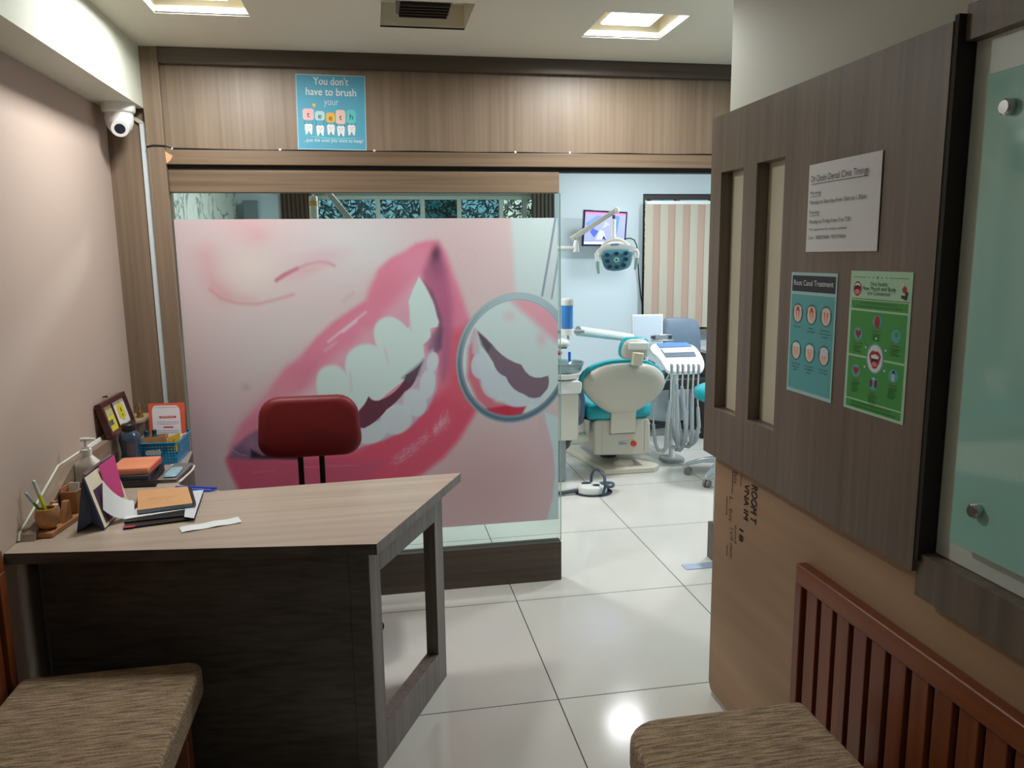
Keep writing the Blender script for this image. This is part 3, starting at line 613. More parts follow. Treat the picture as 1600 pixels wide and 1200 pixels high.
    fill([(500, 660), (512, 610), (560, 585), (610, 545), (640, 510), (640, 478), (655, 440), (672, 466), (686, 503), (684, 510), (672, 513), (672, 527), (661, 538), (664, 560), (640, 588), (620, 603), (592, 626), (577, 620), (560, 642)], TW, 3)
    for g0, g1 in (((547, 582), (549, 610)), ((602, 545), (606, 566)), ((641, 500), (642, 516))): line([g0, g1], .3, (214, 178, 196), 8, .7)
    # gap and lower teeth
    fill([(661, 560), (676, 545), (684, 560), (682, 610), (668, 640), (640, 668), (600, 688), (560, 700), (540, 700), (560, 668), (604, 640), (640, 606)], (200, 188, 206), 7, .95)
    for x, y, rx, ry, ro in ((582, 676, 25, 16, -22), (619, 655, 26, 23, -35), (648, 629, 18, 22, -20), (668, 600, 12, 24, 10), (676, 566, 9, 16, 10)):
        cs, sn = math.cos(math.radians(ro)), math.sin(math.radians(ro)); dx, dy = px-x, py-y
        q = ((dx*cs+dy*sn)/rx)**2+((-dx*sn+dy*cs)/ry)**2; a = np.clip((1-q)/.5+.5, 0, 1); mix(a*a*(3-2*a)*.95, (212, 220, 228))
    gapp = scal((660, 565), (634, 586), -2)+scal((634, 586), (630, 597), -1)+scal((630, 597), (592, 626), -4)+scal((592, 626), (576, 619), -3)+scal((576, 619), (545, 655), -4)+[(550, 672), (560, 668), (569, 669)]+scal((569, 669), (604, 640), 3)+scal((604, 640), (632, 612), 2)+scal((632, 612), (650, 590), 3)
    fill(gapp, (108, 62, 80), 1.8); fill([(628, 590), (662, 562), (655, 585), (640, 602)], (96, 94, 108), 8, .6)
    # lower mouth corner behind the chair
    fill([(356, 716), (366, 700), (382, 684), (402, 672), (470, 690), (470, 716), (400, 719)], (128, 98, 128), 9, .85); blob(378, 706, 14, 8, (104, 88, 120), .7, 20); blob(393, 692, 10, 10, (160, 124, 146), .6)
    fill([(392, 716), (392, 702), (410, 712), (470, 706), (470, 718)], (52, 36, 46), 6, .9); line([(362, 702), (372, 709), (384, 712)], .6, (200, 180, 210), 3, .6)
    # dental mirror
    mx, my, ra, rb, ro = 803, 559, 88, 102, math.radians(18)
    dx, dy = px-mx, py-my; ang = np.arctan2(dy, dx); q = np.sqrt(((dx*math.cos(ro)+dy*math.sin(ro))/ra)**2+((-dx*math.sin(ro)+dy*math.cos(ro))/rb)**2)
    ins = np.clip((.90-q)/.03+.5, 0, 1); mix(ins, (208, 224, 226))
    fill([(796, 468), (822, 462), (880, 480), (880, 545), (862, 528), (838, 506), (815, 486)], (228, 158, 176), 16, .9, ins); blob(796, 494, 10, 8, (222, 190, 200), .6); blob(846, 530, 8, 12, (224, 180, 190), .6)
    fill([(742, 515), (732, 545), (730, 590), (745, 625), (765, 645), (800, 650), (800, 632), (775, 628), (752, 600), (742, 560)], (214, 108, 130), 11, .9, ins)
    fill([(736, 520), (748, 520), (750, 556), (738, 552)], (206, 190, 204), 7, .9, ins); fill([(752, 640), (790, 634), (822, 635), (812, 655), (770, 655)], (198, 54, 80), 5, .9, ins)
    for x, y, rx, ry in ((750, 572, 14, 20), (774, 600, 22, 23), (808, 620, 24, 16), (835, 624, 14, 8)):
        dx2, dy2 = px-x, py-y; a = np.clip((1-(dx2/rx)**2-(dy2/ry)**2)/.5+.5, 0, 1)*ins; mix(a*a*(3-2*a)*.92, (206, 216, 228))
    fill([(746, 517)]+scal((750, 521), (768, 537), 0)+scal((768, 537), (814.7, 570), 5)+scal((814.7, 570), (856.4, 587), 11)+scal((856.4, 587), (855, 608), -2)+scal((855, 608), (844.5, 620), 0)+scal((844.5, 620), (819, 616), -4)+scal((819, 616), (790.7, 589), -5)+scal((790.7, 589), (771, 566.6), -4)+scal((771, 566.6), (746, 517), -2), (128, 108, 124), 2, 1, ins)
    fill([(746, 517), (760, 529), (768, 540), (762, 552), (752, 540)], (84, 78, 90), 4, .6, ins)
    ring = np.clip((.055-np.abs(q-.955))/.015+.5, 0, 1); mix(ring, (132, 156, 170))
    up = np.clip(.5+.5*np.cos(ang+math.radians(95)), 0, 1)**1.5; mix(ring*up*.8, (188, 208, 214))
    dk = np.clip(.5+.5*np.cos(ang-math.radians(140)), 0, 1)**2+np.clip(.5+.5*np.cos(ang-math.radians(45)), 0, 1)**4; mix(ring*np.clip(dk, 0, 1)*np.clip((.03-np.abs(q-.952))/.02+.5, 0, 1)*.75, (84, 110, 130))
    mix(np.clip((.004-np.abs(q-1.0))/.012+.5, 0, 1)*.8, (176, 188, 196)); mix(np.clip((.004-np.abs(q-.905))/.012+.5, 0, 1)*.55, (104, 122, 136)); mix(np.clip((.003-np.abs(q-.925))/.012+.5, 0, 1)*.5, (196, 208, 214))
    fill([(846, 462), (870, 340), (882, 340), (862, 470)], (204, 216, 220), 2); line([(868, 340), (858, 400), (847, 462)], 1.6, (138, 150, 172), 1.8); line([(876, 380), (862, 466)], 1.4, (146, 160, 176), 1.8)
    return C
NX, NZ = 560, 480; FX0, FX1, FZ0, FZ1 = -.794, .829, .298, 1.707
gx, gz = np.meshgrid(np.linspace(FX0, FX1, NX), np.linspace(FZ0, FZ1, NZ)); yq = yf-.0065
dX, dY, dZ = gx.ravel(), np.full(gx.size, yq), gz.ravel()-H
den = dX*_f[0]+dY*_f[1]+dZ*_f[2]; ppx = 800+F*(dX*_r[0]+dY*_r[1]+dZ*_r[2])/den; ppy = 600-F*(dX*_u[0]+dY*_u[1]+dZ*_u[2])/den
colr = paint(ppx, ppy)/255; colr = np.where(colr <= .04045, colr/12.92, ((colr+.055)/1.055)**2.4)
me = bpy.data.meshes.new('mouth_print')
V = np.stack([gx.ravel(), np.full(gx.size, yq), gz.ravel()-FZ0], 1).astype(np.float32)
idx = np.arange(NX*NZ).reshape(NZ, NX); Q = np.stack([idx[:-1, :-1], idx[:-1, 1:], idx[1:, 1:], idx[1:, :-1]], -1).reshape(-1, 4)
me.vertices.add(len(V)); me.vertices.foreach_set('co', V.ravel()); me.loops.add(Q.size); me.loops.foreach_set('vertex_index', Q.ravel().astype(np.int32))
me.polygons.add(len(Q)); me.polygons.foreach_set('loop_start', np.arange(0, Q.size, 4, dtype=np.int32)); me.update(calc_edges=True); me.validate()
ca = me.color_attributes.new('print', 'FLOAT_COLOR', 'POINT'); ca.data.foreach_set('color', np.concatenate([colr, np.ones((len(colr), 1))], 1).astype(np.float32).ravel())
m, t_, bs = new_mat('printed_vinyl_film'); vc = t_.nodes.new('ShaderNodeVertexColor'); vc.layer_name = 'print'
tl = t_.nodes.new('ShaderNodeBsdfTranslucent'); mxs = t_.nodes.new('ShaderNodeMixShader'); mxs.inputs[0].default_value = .22
t_.links.new(vc.outputs[0], bs.inputs['Base Color']); t_.links.new(vc.outputs[0], tl.inputs[0]); bs.inputs['Roughness'].default_value = .3
t_.links.new(bs.outputs[0], mxs.inputs[1]); t_.links.new(tl.outputs[0], mxs.inputs[2]); t_.links.new(mxs.outputs[0], t_.nodes['Material Output'].inputs[0])
me.materials.append(m); film = bpy.data.objects.new('mouth_print', me); col.objects.link(film); film.location = (0, 0, FZ0); WM[film.name] = Matrix.Translation((0, 0, FZ0))
tag(film, 'huge printed film of a smiling mouth and dental mirror on the glass', 'wall graphic')
# ------------------------------------------------------------------ reception desk
A_, B_ = Vector((-.043, 2.150, 0)), Vector((.213, 2.667, 0))
t = thing('reception_desk', 'grey-brown laminate reception desk with open framed end', 'desk', (-.4, 2.4, 0))
top = [(-.018, 2.074), (.291, 2.731), (-.539, 2.690), (-.700, 2.800), (-.762, 3.30), (-1.018, 3.30), (-1.018, 2.214)]
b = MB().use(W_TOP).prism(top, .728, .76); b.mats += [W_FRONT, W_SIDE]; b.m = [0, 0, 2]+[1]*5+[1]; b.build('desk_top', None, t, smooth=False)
dd = (B_-A_).normalized(); nn = Vector((-dd.y, dd.x, 0)); Lf = (B_-A_).length; th = .045
def post(u0, u1, z0, z1):
    a, c = A_+dd*u0, A_+dd*u1; return MB().prism([(a.x, a.y), (c.x, c.y), (c.x+nn.x*th, c.y+nn.y*th), (a.x+nn.x*th, a.y+nn.y*th)], z0, z1)
post(0, .07, 0, .728).build('leg', W_SIDE, t, bevel=.001); post(Lf-.075, Lf, 0, .728).build('leg', W_SIDE, t, bevel=.001)
post(.07, Lf-.075, .625, .728).build('end_top_rail', W_SIDE, t, bevel=.001); post(.07, Lf-.075, 0, .125).build('end_bottom_rail', W_SIDE, t, bevel=.001)
fa, fb = Vector((-.046, 2.152, 0)), Vector((-.965, 2.290, 0)); fd = (fb-fa).normalized(); fn = Vector((fd.y, -fd.x, 0))
if fn.y < 0: fn = -fn
def pan(u0, u1, z0, z1, off, thk): a, c = fa+fd*u0+fn*off, fa+fd*u1+fn*off; return MB().prism([(a.x, a.y), (c.x, c.y), (c.x+fn.x*thk, c.y+fn.y*thk), (a.x+fn.x*thk, a.y+fn.y*thk)], z0, z1)
FL = (fb-fa).length
pan(0, .055, 0, .728, 0, .02).build('front_edge_strip', W_FRONT, t, bevel=.001); pan(.055, FL, 0, .712, .003, .018).build('front_panel', W_FRONT, t, bevel=.001); pan(.0, FL, .712, .728, -.01, .03).build('front_top_batten', W_FRONT, t)
MB().prism([(-.99, 2.34), (-.97, 2.34), (-.97, 3.25), (-.99, 3.25)], 0, .728).build('wall_side_panel', W_SIDE, t)
MB().prism([(-.775, 2.98), (-.757, 2.98), (-.757, 3.28), (-.775, 3.28)], 0, .728).build('return_side_panel', W_SIDE, t)
MB().prism([(-.96, 3.262), (-.776, 3.262), (-.776, 3.28), (-.96, 3.28)], 0, .728).build('return_back_panel', W_SIDE, t)
# low ledge along the left wall above the desk
t = thing('wall_ledge', 'brown boxed ledge with a slanting front end along the pink wall', 'ledge', (-1.0, 2.9, .76))
prof = [(2.30, .7605), (2.31, .778), (2.62, .893), (3.448, .893), (3.448, .7605)]
MB().extrude([(-1.019, y, z) for y, z in prof], (.045, 0, 0)).build('ledge_box', wood('ledge_laminate', (122, 106, 92), (152, 135, 118), 'y'), t, bevel=.001)
MB().tube([(-1.016, y, z+.003) for y, z in prof[:4]], .0035, 6).build('white_caulk_line', CREAM, t)
MB().prism([(-1.019, 3.25), (-.975, 3.25), (-.935, 3.29), (-.93, 3.36), (-.96, 3.44), (-1.019, 3.44)], .893, .905).build('rounded_shelf_end', wood('shelf_end_laminate', (150, 128, 104), (178, 154, 128), 'y'), t, bevel=.002)
# ------------------------------------------------------------------ red office chair behind the desk
t = thing('office_chair', 'dark red upholstered office chair with low backrest behind the desk', 'office chair', (-.27, 3.06, 0))
RED = mat('dark_red_leatherette', (112, 8, 18), .5, bump=.1, bscale=40)
c = Vector((-.267, 3.13, .887)); rings = []
for yv, k in ((.0, .90), (-.012, .97), (-.035, 1.0), (-.055, .985), (-.066, .93), (-.071, .80)):
    o_ = rrect(.392*k, .244*k, .075*k, 6); rings.append([(c.x+p[0]*(1-.05*(p[1]/.12)), c.y+yv-.9*(p[0]**2)*.35, c.z+p[1]) for p in o_])
MB().loft(rings).build('backrest', RED, t, angle=60)
for dx in (-.048, .036): MB().box(c.x+dx-.011+.0, c.x+dx+.011, 3.135, 3.143, .50, .80).build('back_bar', BLACK, t, bevel=.002)
MB().loft([[(-.267+p[0]*k, 2.985+p[1]*k, z) for p in rrect(.42, .40, .09, 5)] for z, k in ((.44, .92), (.455, 1), (.49, 1.0), (.505, .9))]).build('seat', RED, t, angle=60)
MB().box(-.345, -.189, 2.93, 3.143, .425, .4395).build('seat_plate', BLACK, t, bevel=.003)
MB().box(-.33, -.22, 3.12, 3.145, .43, .52).build('back_bracket', BLACK, t, bevel=.003)
MB().lathe([(.028, .10), (.028, .25), (.018, .25), (.018, .425)], (-.267, 3.0, 0)).build('gas_column', BLACK, t)
for k in range(5):
    a = math.radians(18+72*k); e = Vector((-.267+.24*math.cos(a), 3.0+.24*math.sin(a), .055))
    MB().tube([(-.267+.02*math.cos(a), 3.0+.02*math.sin(a), .10), (-.267+.13*math.cos(a), 3.0+.13*math.sin(a), .09), e+Vector((0, 0, .015))], [.02, .016, .012]).build('leg', BLACK, t)
    MB().tube([e+Vector((-.018*math.sin(a), .018*math.cos(a), -.03)), e+Vector((.018*math.sin(a), -.018*math.cos(a), -.03))], .025, 14).build('caster', BLACK, t)
# ------------------------------------------------------------------ waiting benches
def fabric():
    m, t, bs = new_mat('woven_olive_fabric'); N = t.nodes.new; L = t.links.new
    tc = N('ShaderNodeTexCoord'); mp = N('ShaderNodeMapping'); mp.inputs['Scale'].default_value = (14, 150, 150); n = N('ShaderNodeTexNoise'); n.inputs['Scale'].default_value = 1; n.inputs['Detail'].default_value = 4
    n2 = N('ShaderNodeTexNoise'); n2.inputs['Scale'].default_value = 420
    L(tc.outputs['Object'], mp.inputs[0]); L(mp.outputs[0], n.inputs['Vector']); L(tc.outputs['Object'], n2.inputs['Vector'])
    r = N('ShaderNodeValToRGB'); e = r.color_ramp.elements; e[0].position = .40; e[0].color = (*lin((102, 84, 62)), 1); e[1].position = .61; e[1].color = (*lin((174, 150, 120)), 1)
    mm = N('ShaderNodeMath'); mm.operation = 'MULTIPLY_ADD'; mm.inputs[1].default_value = .35; L(n2.outputs['Fac'], mm.inputs[0])
    m3 = N('ShaderNodeMath'); m3.operation = 'MULTIPLY'; m3.inputs[1].default_value = .65; L(n.outputs['Fac'], m3.inputs[0]); L(m3.outputs[0], mm.inputs[2])
    L(mm.outputs[0], r.inputs[0]); L(r.outputs[0], bs.inputs['Base Color']); bs.inputs['Roughness'].default_value = .9; bs.inputs['Sheen Weight'].default_value = .1
    bp = N('ShaderNodeBump'); bp.inputs['Strength'].default_value = .5; bp.inputs['Distance'].default_value = .002; L(mm.outputs[0], bp.inputs['Height']); L(bp.outputs[0], bs.inputs['Normal'])
    return m
FAB = fabric()
def cushion(poly, z0, z1):
    return MB().prism(poly, z0, z1)
def rquad(x0, x1, y0, y1, rs, n=6):
    pts = []
    for cx, cy, a, r in ((x1, y1, 0, rs[0]), (x0, y1, 90, rs[1]), (x0, y0, 180, rs[2]), (x1, y0, 270, rs[3])):
        ox, oy = cx-r*(1 if cx == x1 else -1), cy-r*(1 if cy == y1 else -1)
        for i in range(n+1): q = math.radians(a+90*i/n); pts.append((ox+r*math.cos(q), oy+r*math.sin(q)))
    out = []
    for i, p in enumerate(pts):
        q = pts[(i+1) % len(pts)]; L_ = math.dist(p, q); k = max(1, int(L_/.08)); out += [(p[0]+(q[0]-p[0])*j/k, p[1]+(q[1]-p[1])*j/k) for j in range(k)]
    return out
def bench(side, label, y1, xb, xs_, ztop, xt):
    y0 = .35 if side > 0 else .5; s = side
    t = thing('waiting_bench', label, 'bench', ((xb+xs_)/2, (y0+y1)/2, 0))
    X = lambda a, c: (min(a, c), max(a, c))
    th = .032*s
    b0, b1 = X(xb, xb-th); MB().box(b0, b1, y0, y1, ztop-.055, ztop).build('top_rail', W_REDY, t, bevel=.004)
    MB().box(b0, b1, y0, y1, .10, .17).build('lower_rail', W_REDY, t, bevel=.003)
    for ya in (y1-.032, y0): MB().box(b0, b1, ya, ya+.032, .0, ztop-.0555).build('back_post', W_RED, t, bevel=.003)
    n = int((y1-y0-.08)/.068)
    c0, c1 = X(xb-.008*s, xb-.024*s)
    for i in range(n): ya = y1-.046-i*.068-.05; MB().box(c0, c1, ya, ya+.05, .1705, ztop-.0555).build('back_slat', W_RED, t, bevel=.002)
    d0, d1 = X((1.0 if s > 0 else -.965), xs_-.0*s+.03*s)
    MB().box(d0, d1, y0+.03, (1.575 if side > 0 else 2.07), .30, .365).build('seat_frame', W_REDY, t, bevel=.003)
    e0, e1 = X(xs_+.035*s, xs_+.085*s)
    for ya in ((1.5 if side > 0 else 2.0), y0+.05): MB().box(e0, e1, ya, ya+.05, 0, .2995).build('leg', W_RED, t, bevel=.003)
    for ya in ((1.5 if side > 0 else 2.0), y0+.05): g0, g1 = X(xb-.0325*s, (.99 if s > 0 else -.96)); MB().box(g0, g1, ya, ya+.045, .24, .2995).build('side_bearer', W_RED, t)
    for ya in ((1.5 if side > 0 else 2.0), y0+.05): g0, g1 = X((.94 if s > 0 else -.955), (1.0 if s > 0 else -.90)); MB().box(g0, g1, ya, ya+.05, 0, .2395).build('leg', W_RED, t, bevel=.003)
    return t
bench(1, 'red-brown slatted bench with olive cushion against the plywood sheet', 1.80, 1.1185, .60, .722, 0)
bench(-1, 'red-brown bench with olive cushion in front of the reception desk', 2.10, -1.0, -.50, .81, 0)
o = cushion(rquad(.535, 1.005, .40, 1.608, (.02, .09, .05, .02)), .3655, .452).build('bench_cushion', FAB, angle=60, bevel=.02, seg=5); tag(o, 'olive woven seat cushion with a rounded corner beneath the plywood', 'cushion')
o = cushion(rquad(-.963, -.50, .52, 2.105, (.045, .02, .02, .03)), .3655, .452).build('bench_cushion', FAB, angle=60, bevel=.014, seg=4); tag(o, 'olive woven seat cushion in front of the dark desk front', 'cushion')
# ------------------------------------------------------------------ things on the desk
DZ = .7602
def basis(p, ux, n=(0, 0, 1)):
    """4x4 with its x axis along ux, z along n, at p"""
    z = Vector(n).normalized(); x = (Vector(ux)-z*Vector(ux).dot(z)).normalized(); y = z.cross(x)
    return Matrix(((x.x, y.x, z.x, p[0]), (x.y, y.y, z.y, p[1]), (x.z, y.z, z.z, p[2]), (0, 0, 0, 1)))
# wooden organiser: sloping base board, round cup, phone rest, card box
d = Vector((.02, .18, 0)).normalized(); o = Vector((-.944, 2.322, DZ)); R_ = basis(o, d)   # local x runs to the back, y towards the wall
t = thing('pen_organiser', 'light wooden desk organiser with round pen cup and card boxes', 'desk organiser', o)
def LB(fn): b = MB(); fn(b); b.xf(R_); return b
LB(lambda b: b.extrude([(-.005, -.012, 0), (-.005, .052, 0), (.245, .052, 0), (.245, -.012, 0)], (0, 0, .016))).build('base_board', W_CRAFT, t, bevel=.003)
LB(lambda b: b.lathe([(.016, .0165), (.024, .024), (.031, .042), (.032, .056), (.029, .072), (.026, .078), (.022, .078), (.024, .06), (.018, .04), (.002, .036)], (.035, .018, 0), 28)).build('pen_cup', W_CRAFT, t, angle=60)
def rest(b):
    b.extrude([(.075, -.008, .0165), (.105, -.008, .075), (.118, -.008, .075), (.125, -.008, .0165)], (0, .018, 0))
    b.extrude([(.075, .026, .0165), (.105, .026, .075), (.118, .026, .075), (.125, .026, .0165)], (0, .018, 0))
    b.extrude([(.075, .0101, .0165), (.081, .0101, .03), (.13, .0101, .03), (.13, .0101, .0165)], (0, .0158, 0))
LB(rest).build('phone_rest', W_CRAFT, t, bevel=.0015)
def cbx(b):
    x0, x1, y0, y1, z0, z1, k = .165, .238, -.004, .044, .0165, .085, .004
    b.box(x0, x1, y0, y0+k, z0, z1).box(x0, x1, y1-k, y1, z0, z1+.012).box(x0, x0+k, y0+k, y1-k, z0, z1).box(x1-k, x1, y0+k, y1-k, z0, z1+.01).box(x0+k, x1-k, y0+k, y1-k, z0, z0+k)
LB(cbx).build('card_box', W_CRAFT, t, bevel=.001)
def pen(name, label, c0, c1, col_, bodyc, r):
    tt = thing(name, label, 'pen', c0); v = (c1-c0)
    MB().tube([c0, c0+v*.62], r, 10).build('barrel', mat(name+'_barrel', bodyc, .35), tt)
    MB().tube([c0+v*.621, c0+v*.97, c1], [r*1.1, r*1.05, r*.5], 10).build('cap', mat(name+'_cap', col_, .3), tt)
cup = R_ @ Vector((.035, .018, .044))
pen('highlighter', 'yellow-green highlighter standing in the round wooden cup', cup+Vector((.006, -.004, 0)), cup+Vector((-.028, .004, .118)), (190, 200, 196), (196, 214, 30), .0052)
pen('ballpoint_pen', 'green pen with a pale upper half in the round wooden cup', cup+Vector((-.006, .006, 0)), cup+Vector((-.042, -.018, .088)), (160, 184, 190), (70, 160, 40), .0042)
for k, (px_, py_, a, c_) in enumerate(((.19, .02, .25, (222, 222, 220)), (.10, .0185, -.35, (228, 230, 226)))):
    M = R_ @ Matrix.Translation((px_, py_, .0205 if k == 0 else .0305)) @ Matrix.Rotation(a, 4, 'Y')
    o_ = MB().box(-.004, .004, -.0075 if k else -.015, .0075 if k else .015, 0.0012, .085 if k == 0 else .045).xf(M).build('card_stack' if k == 0 else 'eraser', mat('pale_card_%d' % k, c_, .7), bevel=.001)
    tag(o_, ['pale stack of cards standing in the square wooden box', 'white eraser leaning in the wooden phone rest'][k], ['cards', 'eraser'][k])
# hand sanitiser with pump
sp = Vector((-.940, 2.655, DZ)); t = thing('sanitiser_bottle', 'white hand sanitiser bottle with pump top on the desk', 'bottle', sp)
rings = []
for z, w_, d_, r_ in ((0, .076, .046, .014), (.004, .082, .052, .016), (.115, .082, .052, .016), (.135, .074, .047, .018), (.150, .046, .036, .016), (.158, .032, .032, .0158)):
    rings.append([(sp.x+p[0], sp.y+p[1], sp.z+z) for p in rrect(w_, d_, r_, 5)])
MB().loft(rings).build('bottle_body', mat('milky_plastic', (222, 222, 210), .35), t, angle=50)
MB().lathe([(.0165, .1585), (.0165, .178), (.012, .182), (.012, .186), (.006, .187), (.0045, .205)], sp).build('pump_collar', WHITE, t)
MB().tube([sp+Vector((-.014, .0, .211)), sp+Vector((.0, 0, .2115)), sp+Vector((.034, -.01, .212))], [.006, .0062, .0042]).build('pump_head', WHITE, t)
# desk calendar, tent shaped
p0, p1, p2 = az(120, 832, DZ), az(163, 829, DZ), Vector((-.846, 2.375, DZ)); bk = Vector((.0, .25, 0)); apx = (p0+p1)/2+Vector((-.006, 0, .166))
NAVY = mat('navy_board', (58, 68, 96), .5)
t = thing('desk_calendar', 'navy tent-shaped desk calendar with pink and white pages', 'calendar', (p0+p1)/2)
mid = (p0+p1)/2+Vector((0, .02, .022))
b = MB()
for a_, c_ in ((p0, apx), (apx, p1)): b.add([a_, c_, c_+bk, a_+bk, a_+Vector((.0, 0, .0)), c_+Vector((0, 0, .002)), c_+bk+Vector((0, 0, .002)), a_+bk], [(0, 1, 2, 3), (4, 7, 6, 5)])
b.build('stand_board', NAVY, t, smooth=False)
MB().extrude([p0+Vector((.001, 0, 0)), mid, p1-Vector((.001, 0, 0)), apx], (0, .0016, 0)).build('end_gusset', NAVY, t, smooth=False)
MB().tube([apx+bk*.04+Vector((0, 0, .004)), apx+bk*.97+Vector((0, 0, .004))], .0035, 8).build('wire_spine', CHROME, t)
nrm = ((p1-apx).cross(bk)).normalized(); nrm = nrm if nrm.x > 0 else -nrm
b = MB(); P = lambda u, v, h: apx+bk*u+(p1-apx)*v+nrm*h
b.use(mat('calendar_page_cream', (222, 216, 190), .6)).quad(P(.02, .03, .002), P(.98, .03, .002), P(.98, .97, .002), P(.02, .97, .002))
b.use(mat('photo_purple', (66, 44, 70), .5)).quad(P(.10, .3, .0028), P(.62, .3, .0028), P(.62, .92, .0028), P(.10, .92, .0028))
b.use(mat('photo_pink', (190, 84, 130), .5)).quad(P(.22, .52, .0034), P(.45, .48, .0034), P(.5, .90, .0034), P(.25, .9, .0034))
b.build('photo_page', None, t, smooth=False)
q = ay(163, 720, 2.45); 
pk = [ay(154, 728, 2.46), ay(178, 711, 2.56), ay(194, 776, 2.56), ay(172, 790, 2.47)]
b = MB().extrude(pk, nrm*.0008); b.build('pink_page', mat('pink_card', (206, 72, 140), .6), t, smooth=False)
sh = []
for j in range(9):
    v = j/8; px_ = lerp(160, 209, v); py_ = lerp(750, 782, 1-(1-v)**2.1); Y0 = lerp(2.43, 2.50, v)
    a_ = ay(px_, py_, Y0-.01); e_ = ay(px_+lerp(1, 2, v), py_+lerp(46, 24, v), Y0+lerp(-.05, -.06, v)); sh.append((a_, e_))
b = MB(); vs = [p for s_ in sh for p in s_]; b.add(vs+[v+Vector((0, 0, -.0006)) for v in vs], [(2*i, 2*i+1, 2*i+3, 2*i+2) for i in range(8)]+[(18+2*i, 18+2*i+2, 18+2*i+3, 18+2*i+1) for i in range(8)])
b.build('curling_page', PAPER, t, angle=60)
# white framed plaque leaning against the ledge
M = basis((-.968, 2.80, DZ), (0, 1, 0), (.95, 0, .30))
t = thing('white_plaque', 'white plaque with a blue crest leaning on the ledge behind the calendar', 'plaque', (-.968, 2.80, DZ))
def pl(b, m): return b.xf(M).build(m[0], m[1], t, bevel=m[2], smooth=False)
pl(MB().box(0, .27, .0, .150, .0, .008), ('plaque_board', mat('white_board', (226, 228, 230), .4), .003))
b = MB(); b.use(mat('pale_blue_print', (176, 194, 206), .5)).box(.15, .262, .008, .135, .0082, .0086); b.use(mat('crest_blue', (54, 92, 132), .5)).box(.20, .235, .03, .082, .0087, .0091); b.use(PAPER).box(.212, .223, .045, .066, .0092, .0095)
pl(b, ('printed_crest', None, 0))
# navy water bottle
bp0 = Vector((-.920, 3.035, DZ)); t = thing('water_bottle', 'navy blue waisted water bottle with black cap beside the basket', 'bottle', bp0)
MB().lathe([(.030, 0), (.036, .006), (.037, .03), (.033, .06), (.031, .075), (.035, .10), (.038, .122), (.034, .142), (.024, .152), (.022, .156)], bp0, 28).build('bottle_body', mat('navy_translucent_plastic', (46, 66, 88), .22, coat=.4), t, angle=60)
MB().lathe([(.025, .1565), (.0255, .160), (.0255, .178), (.022, .181)], bp0, 28).build('cap', BLACK, t)
# blue perforated basket
bc = Vector((-.843, 3.188, DZ)); t = thing('plastic_basket', 'bright blue perforated plastic basket at the far end of the desk', 'basket', bc)
BLUE = mat('bright_blue_plastic', (22, 148, 206), .35)
def wall(p, q, h, name, slots, hole=None):
    """a wall of the basket as a lattice of bars, from p to q"""
    p, q = Vector(p), Vector(q); L_ = (q-p).length; M = basis(p, q-p, (q-p).cross(Vector((0, 0, 1)))) ; b = MB(); th_ = .0018
    M = Matrix(((( q-p).x/L_, 0, 0, p.x), ((q-p).y/L_, 0, 0, p.y), (0, 0, 1, p.z), (0, 0, 0, 1)))
    ex = (q-p)/L_; ey = Vector((0, 0, 1)).cross(ex)
    def bar(u0, u1, z0, z1):
        fl = lambda z: 1+.0*z
        P8 = [p+ex*u+ey*(w_+z*-.10)+Vector((0, 0, z)) for z in (z0, z1) for w_ in (0, th_) for u in (u0, u1)]
        b.add(P8, [(0, 2, 3, 1), (4, 5, 7, 6), (0, 1, 5, 4), (2, 6, 7, 3), (0, 4, 6, 2), (1, 3, 7, 5)])
    n = max(4, int(L_/.0105)); rows = [.016, .027, .038, .049, .060, .071]
    for r0, r1 in zip([0]+[r+.004 for r in rows], rows+[h]): bar(0, L_, r0, r1)
    for r in rows:
        for k in range(n+1):
            u = L_*k/n; 
            if hole and hole[0] < u < hole[1] and .035 < r < .065: continue
            bar(max(0, u-.0028), min(L_, u+.0028), r, r+.004)
    o_ = b.build(name, BLUE, t, smooth=False); return o_
h_ = .088; w0, w1 = -.072, .070; l0, l1 = -.095, .095
cn = [bc+Vector((w0, l0+.01, 0)), bc+Vector((w1, l0, 0)), bc+Vector((w1, l1, 0)), bc+Vector((w0, l1, 0))]
for i, nm in enumerate(('front_wall', 'side_wall', 'rear_wall', 'side_wall')): wall(cn[i], cn[(i+1) % 4], h_, nm, 1)
MB().prism([(c_.x, c_.y) for c_ in cn], DZ+.0002, DZ+.002).build('basket_floor', BLUE, t)
e = .0105; rim = [c_+Vector((sx*e, sy*e, h_)) for c_, sx, sy in zip(cn, (-1, 1, 1, -1), (-1, -1, 1, 1))]; MB().tube(rim+[rim[0]], .0032, 6).build('rim', BLUE, t)
b = MB(); hc = (cn[0]+cn[1])/2+Vector((-.012, -.0095, .052)); b.extrude([(hc.x+p[0], hc.y, hc.z+p[1]) for p in rrect(.058, .018, .0085, 5)], (0, .0012, 0)).build('grip_opening', mat('pale_liner', (206, 214, 214), .6), t)
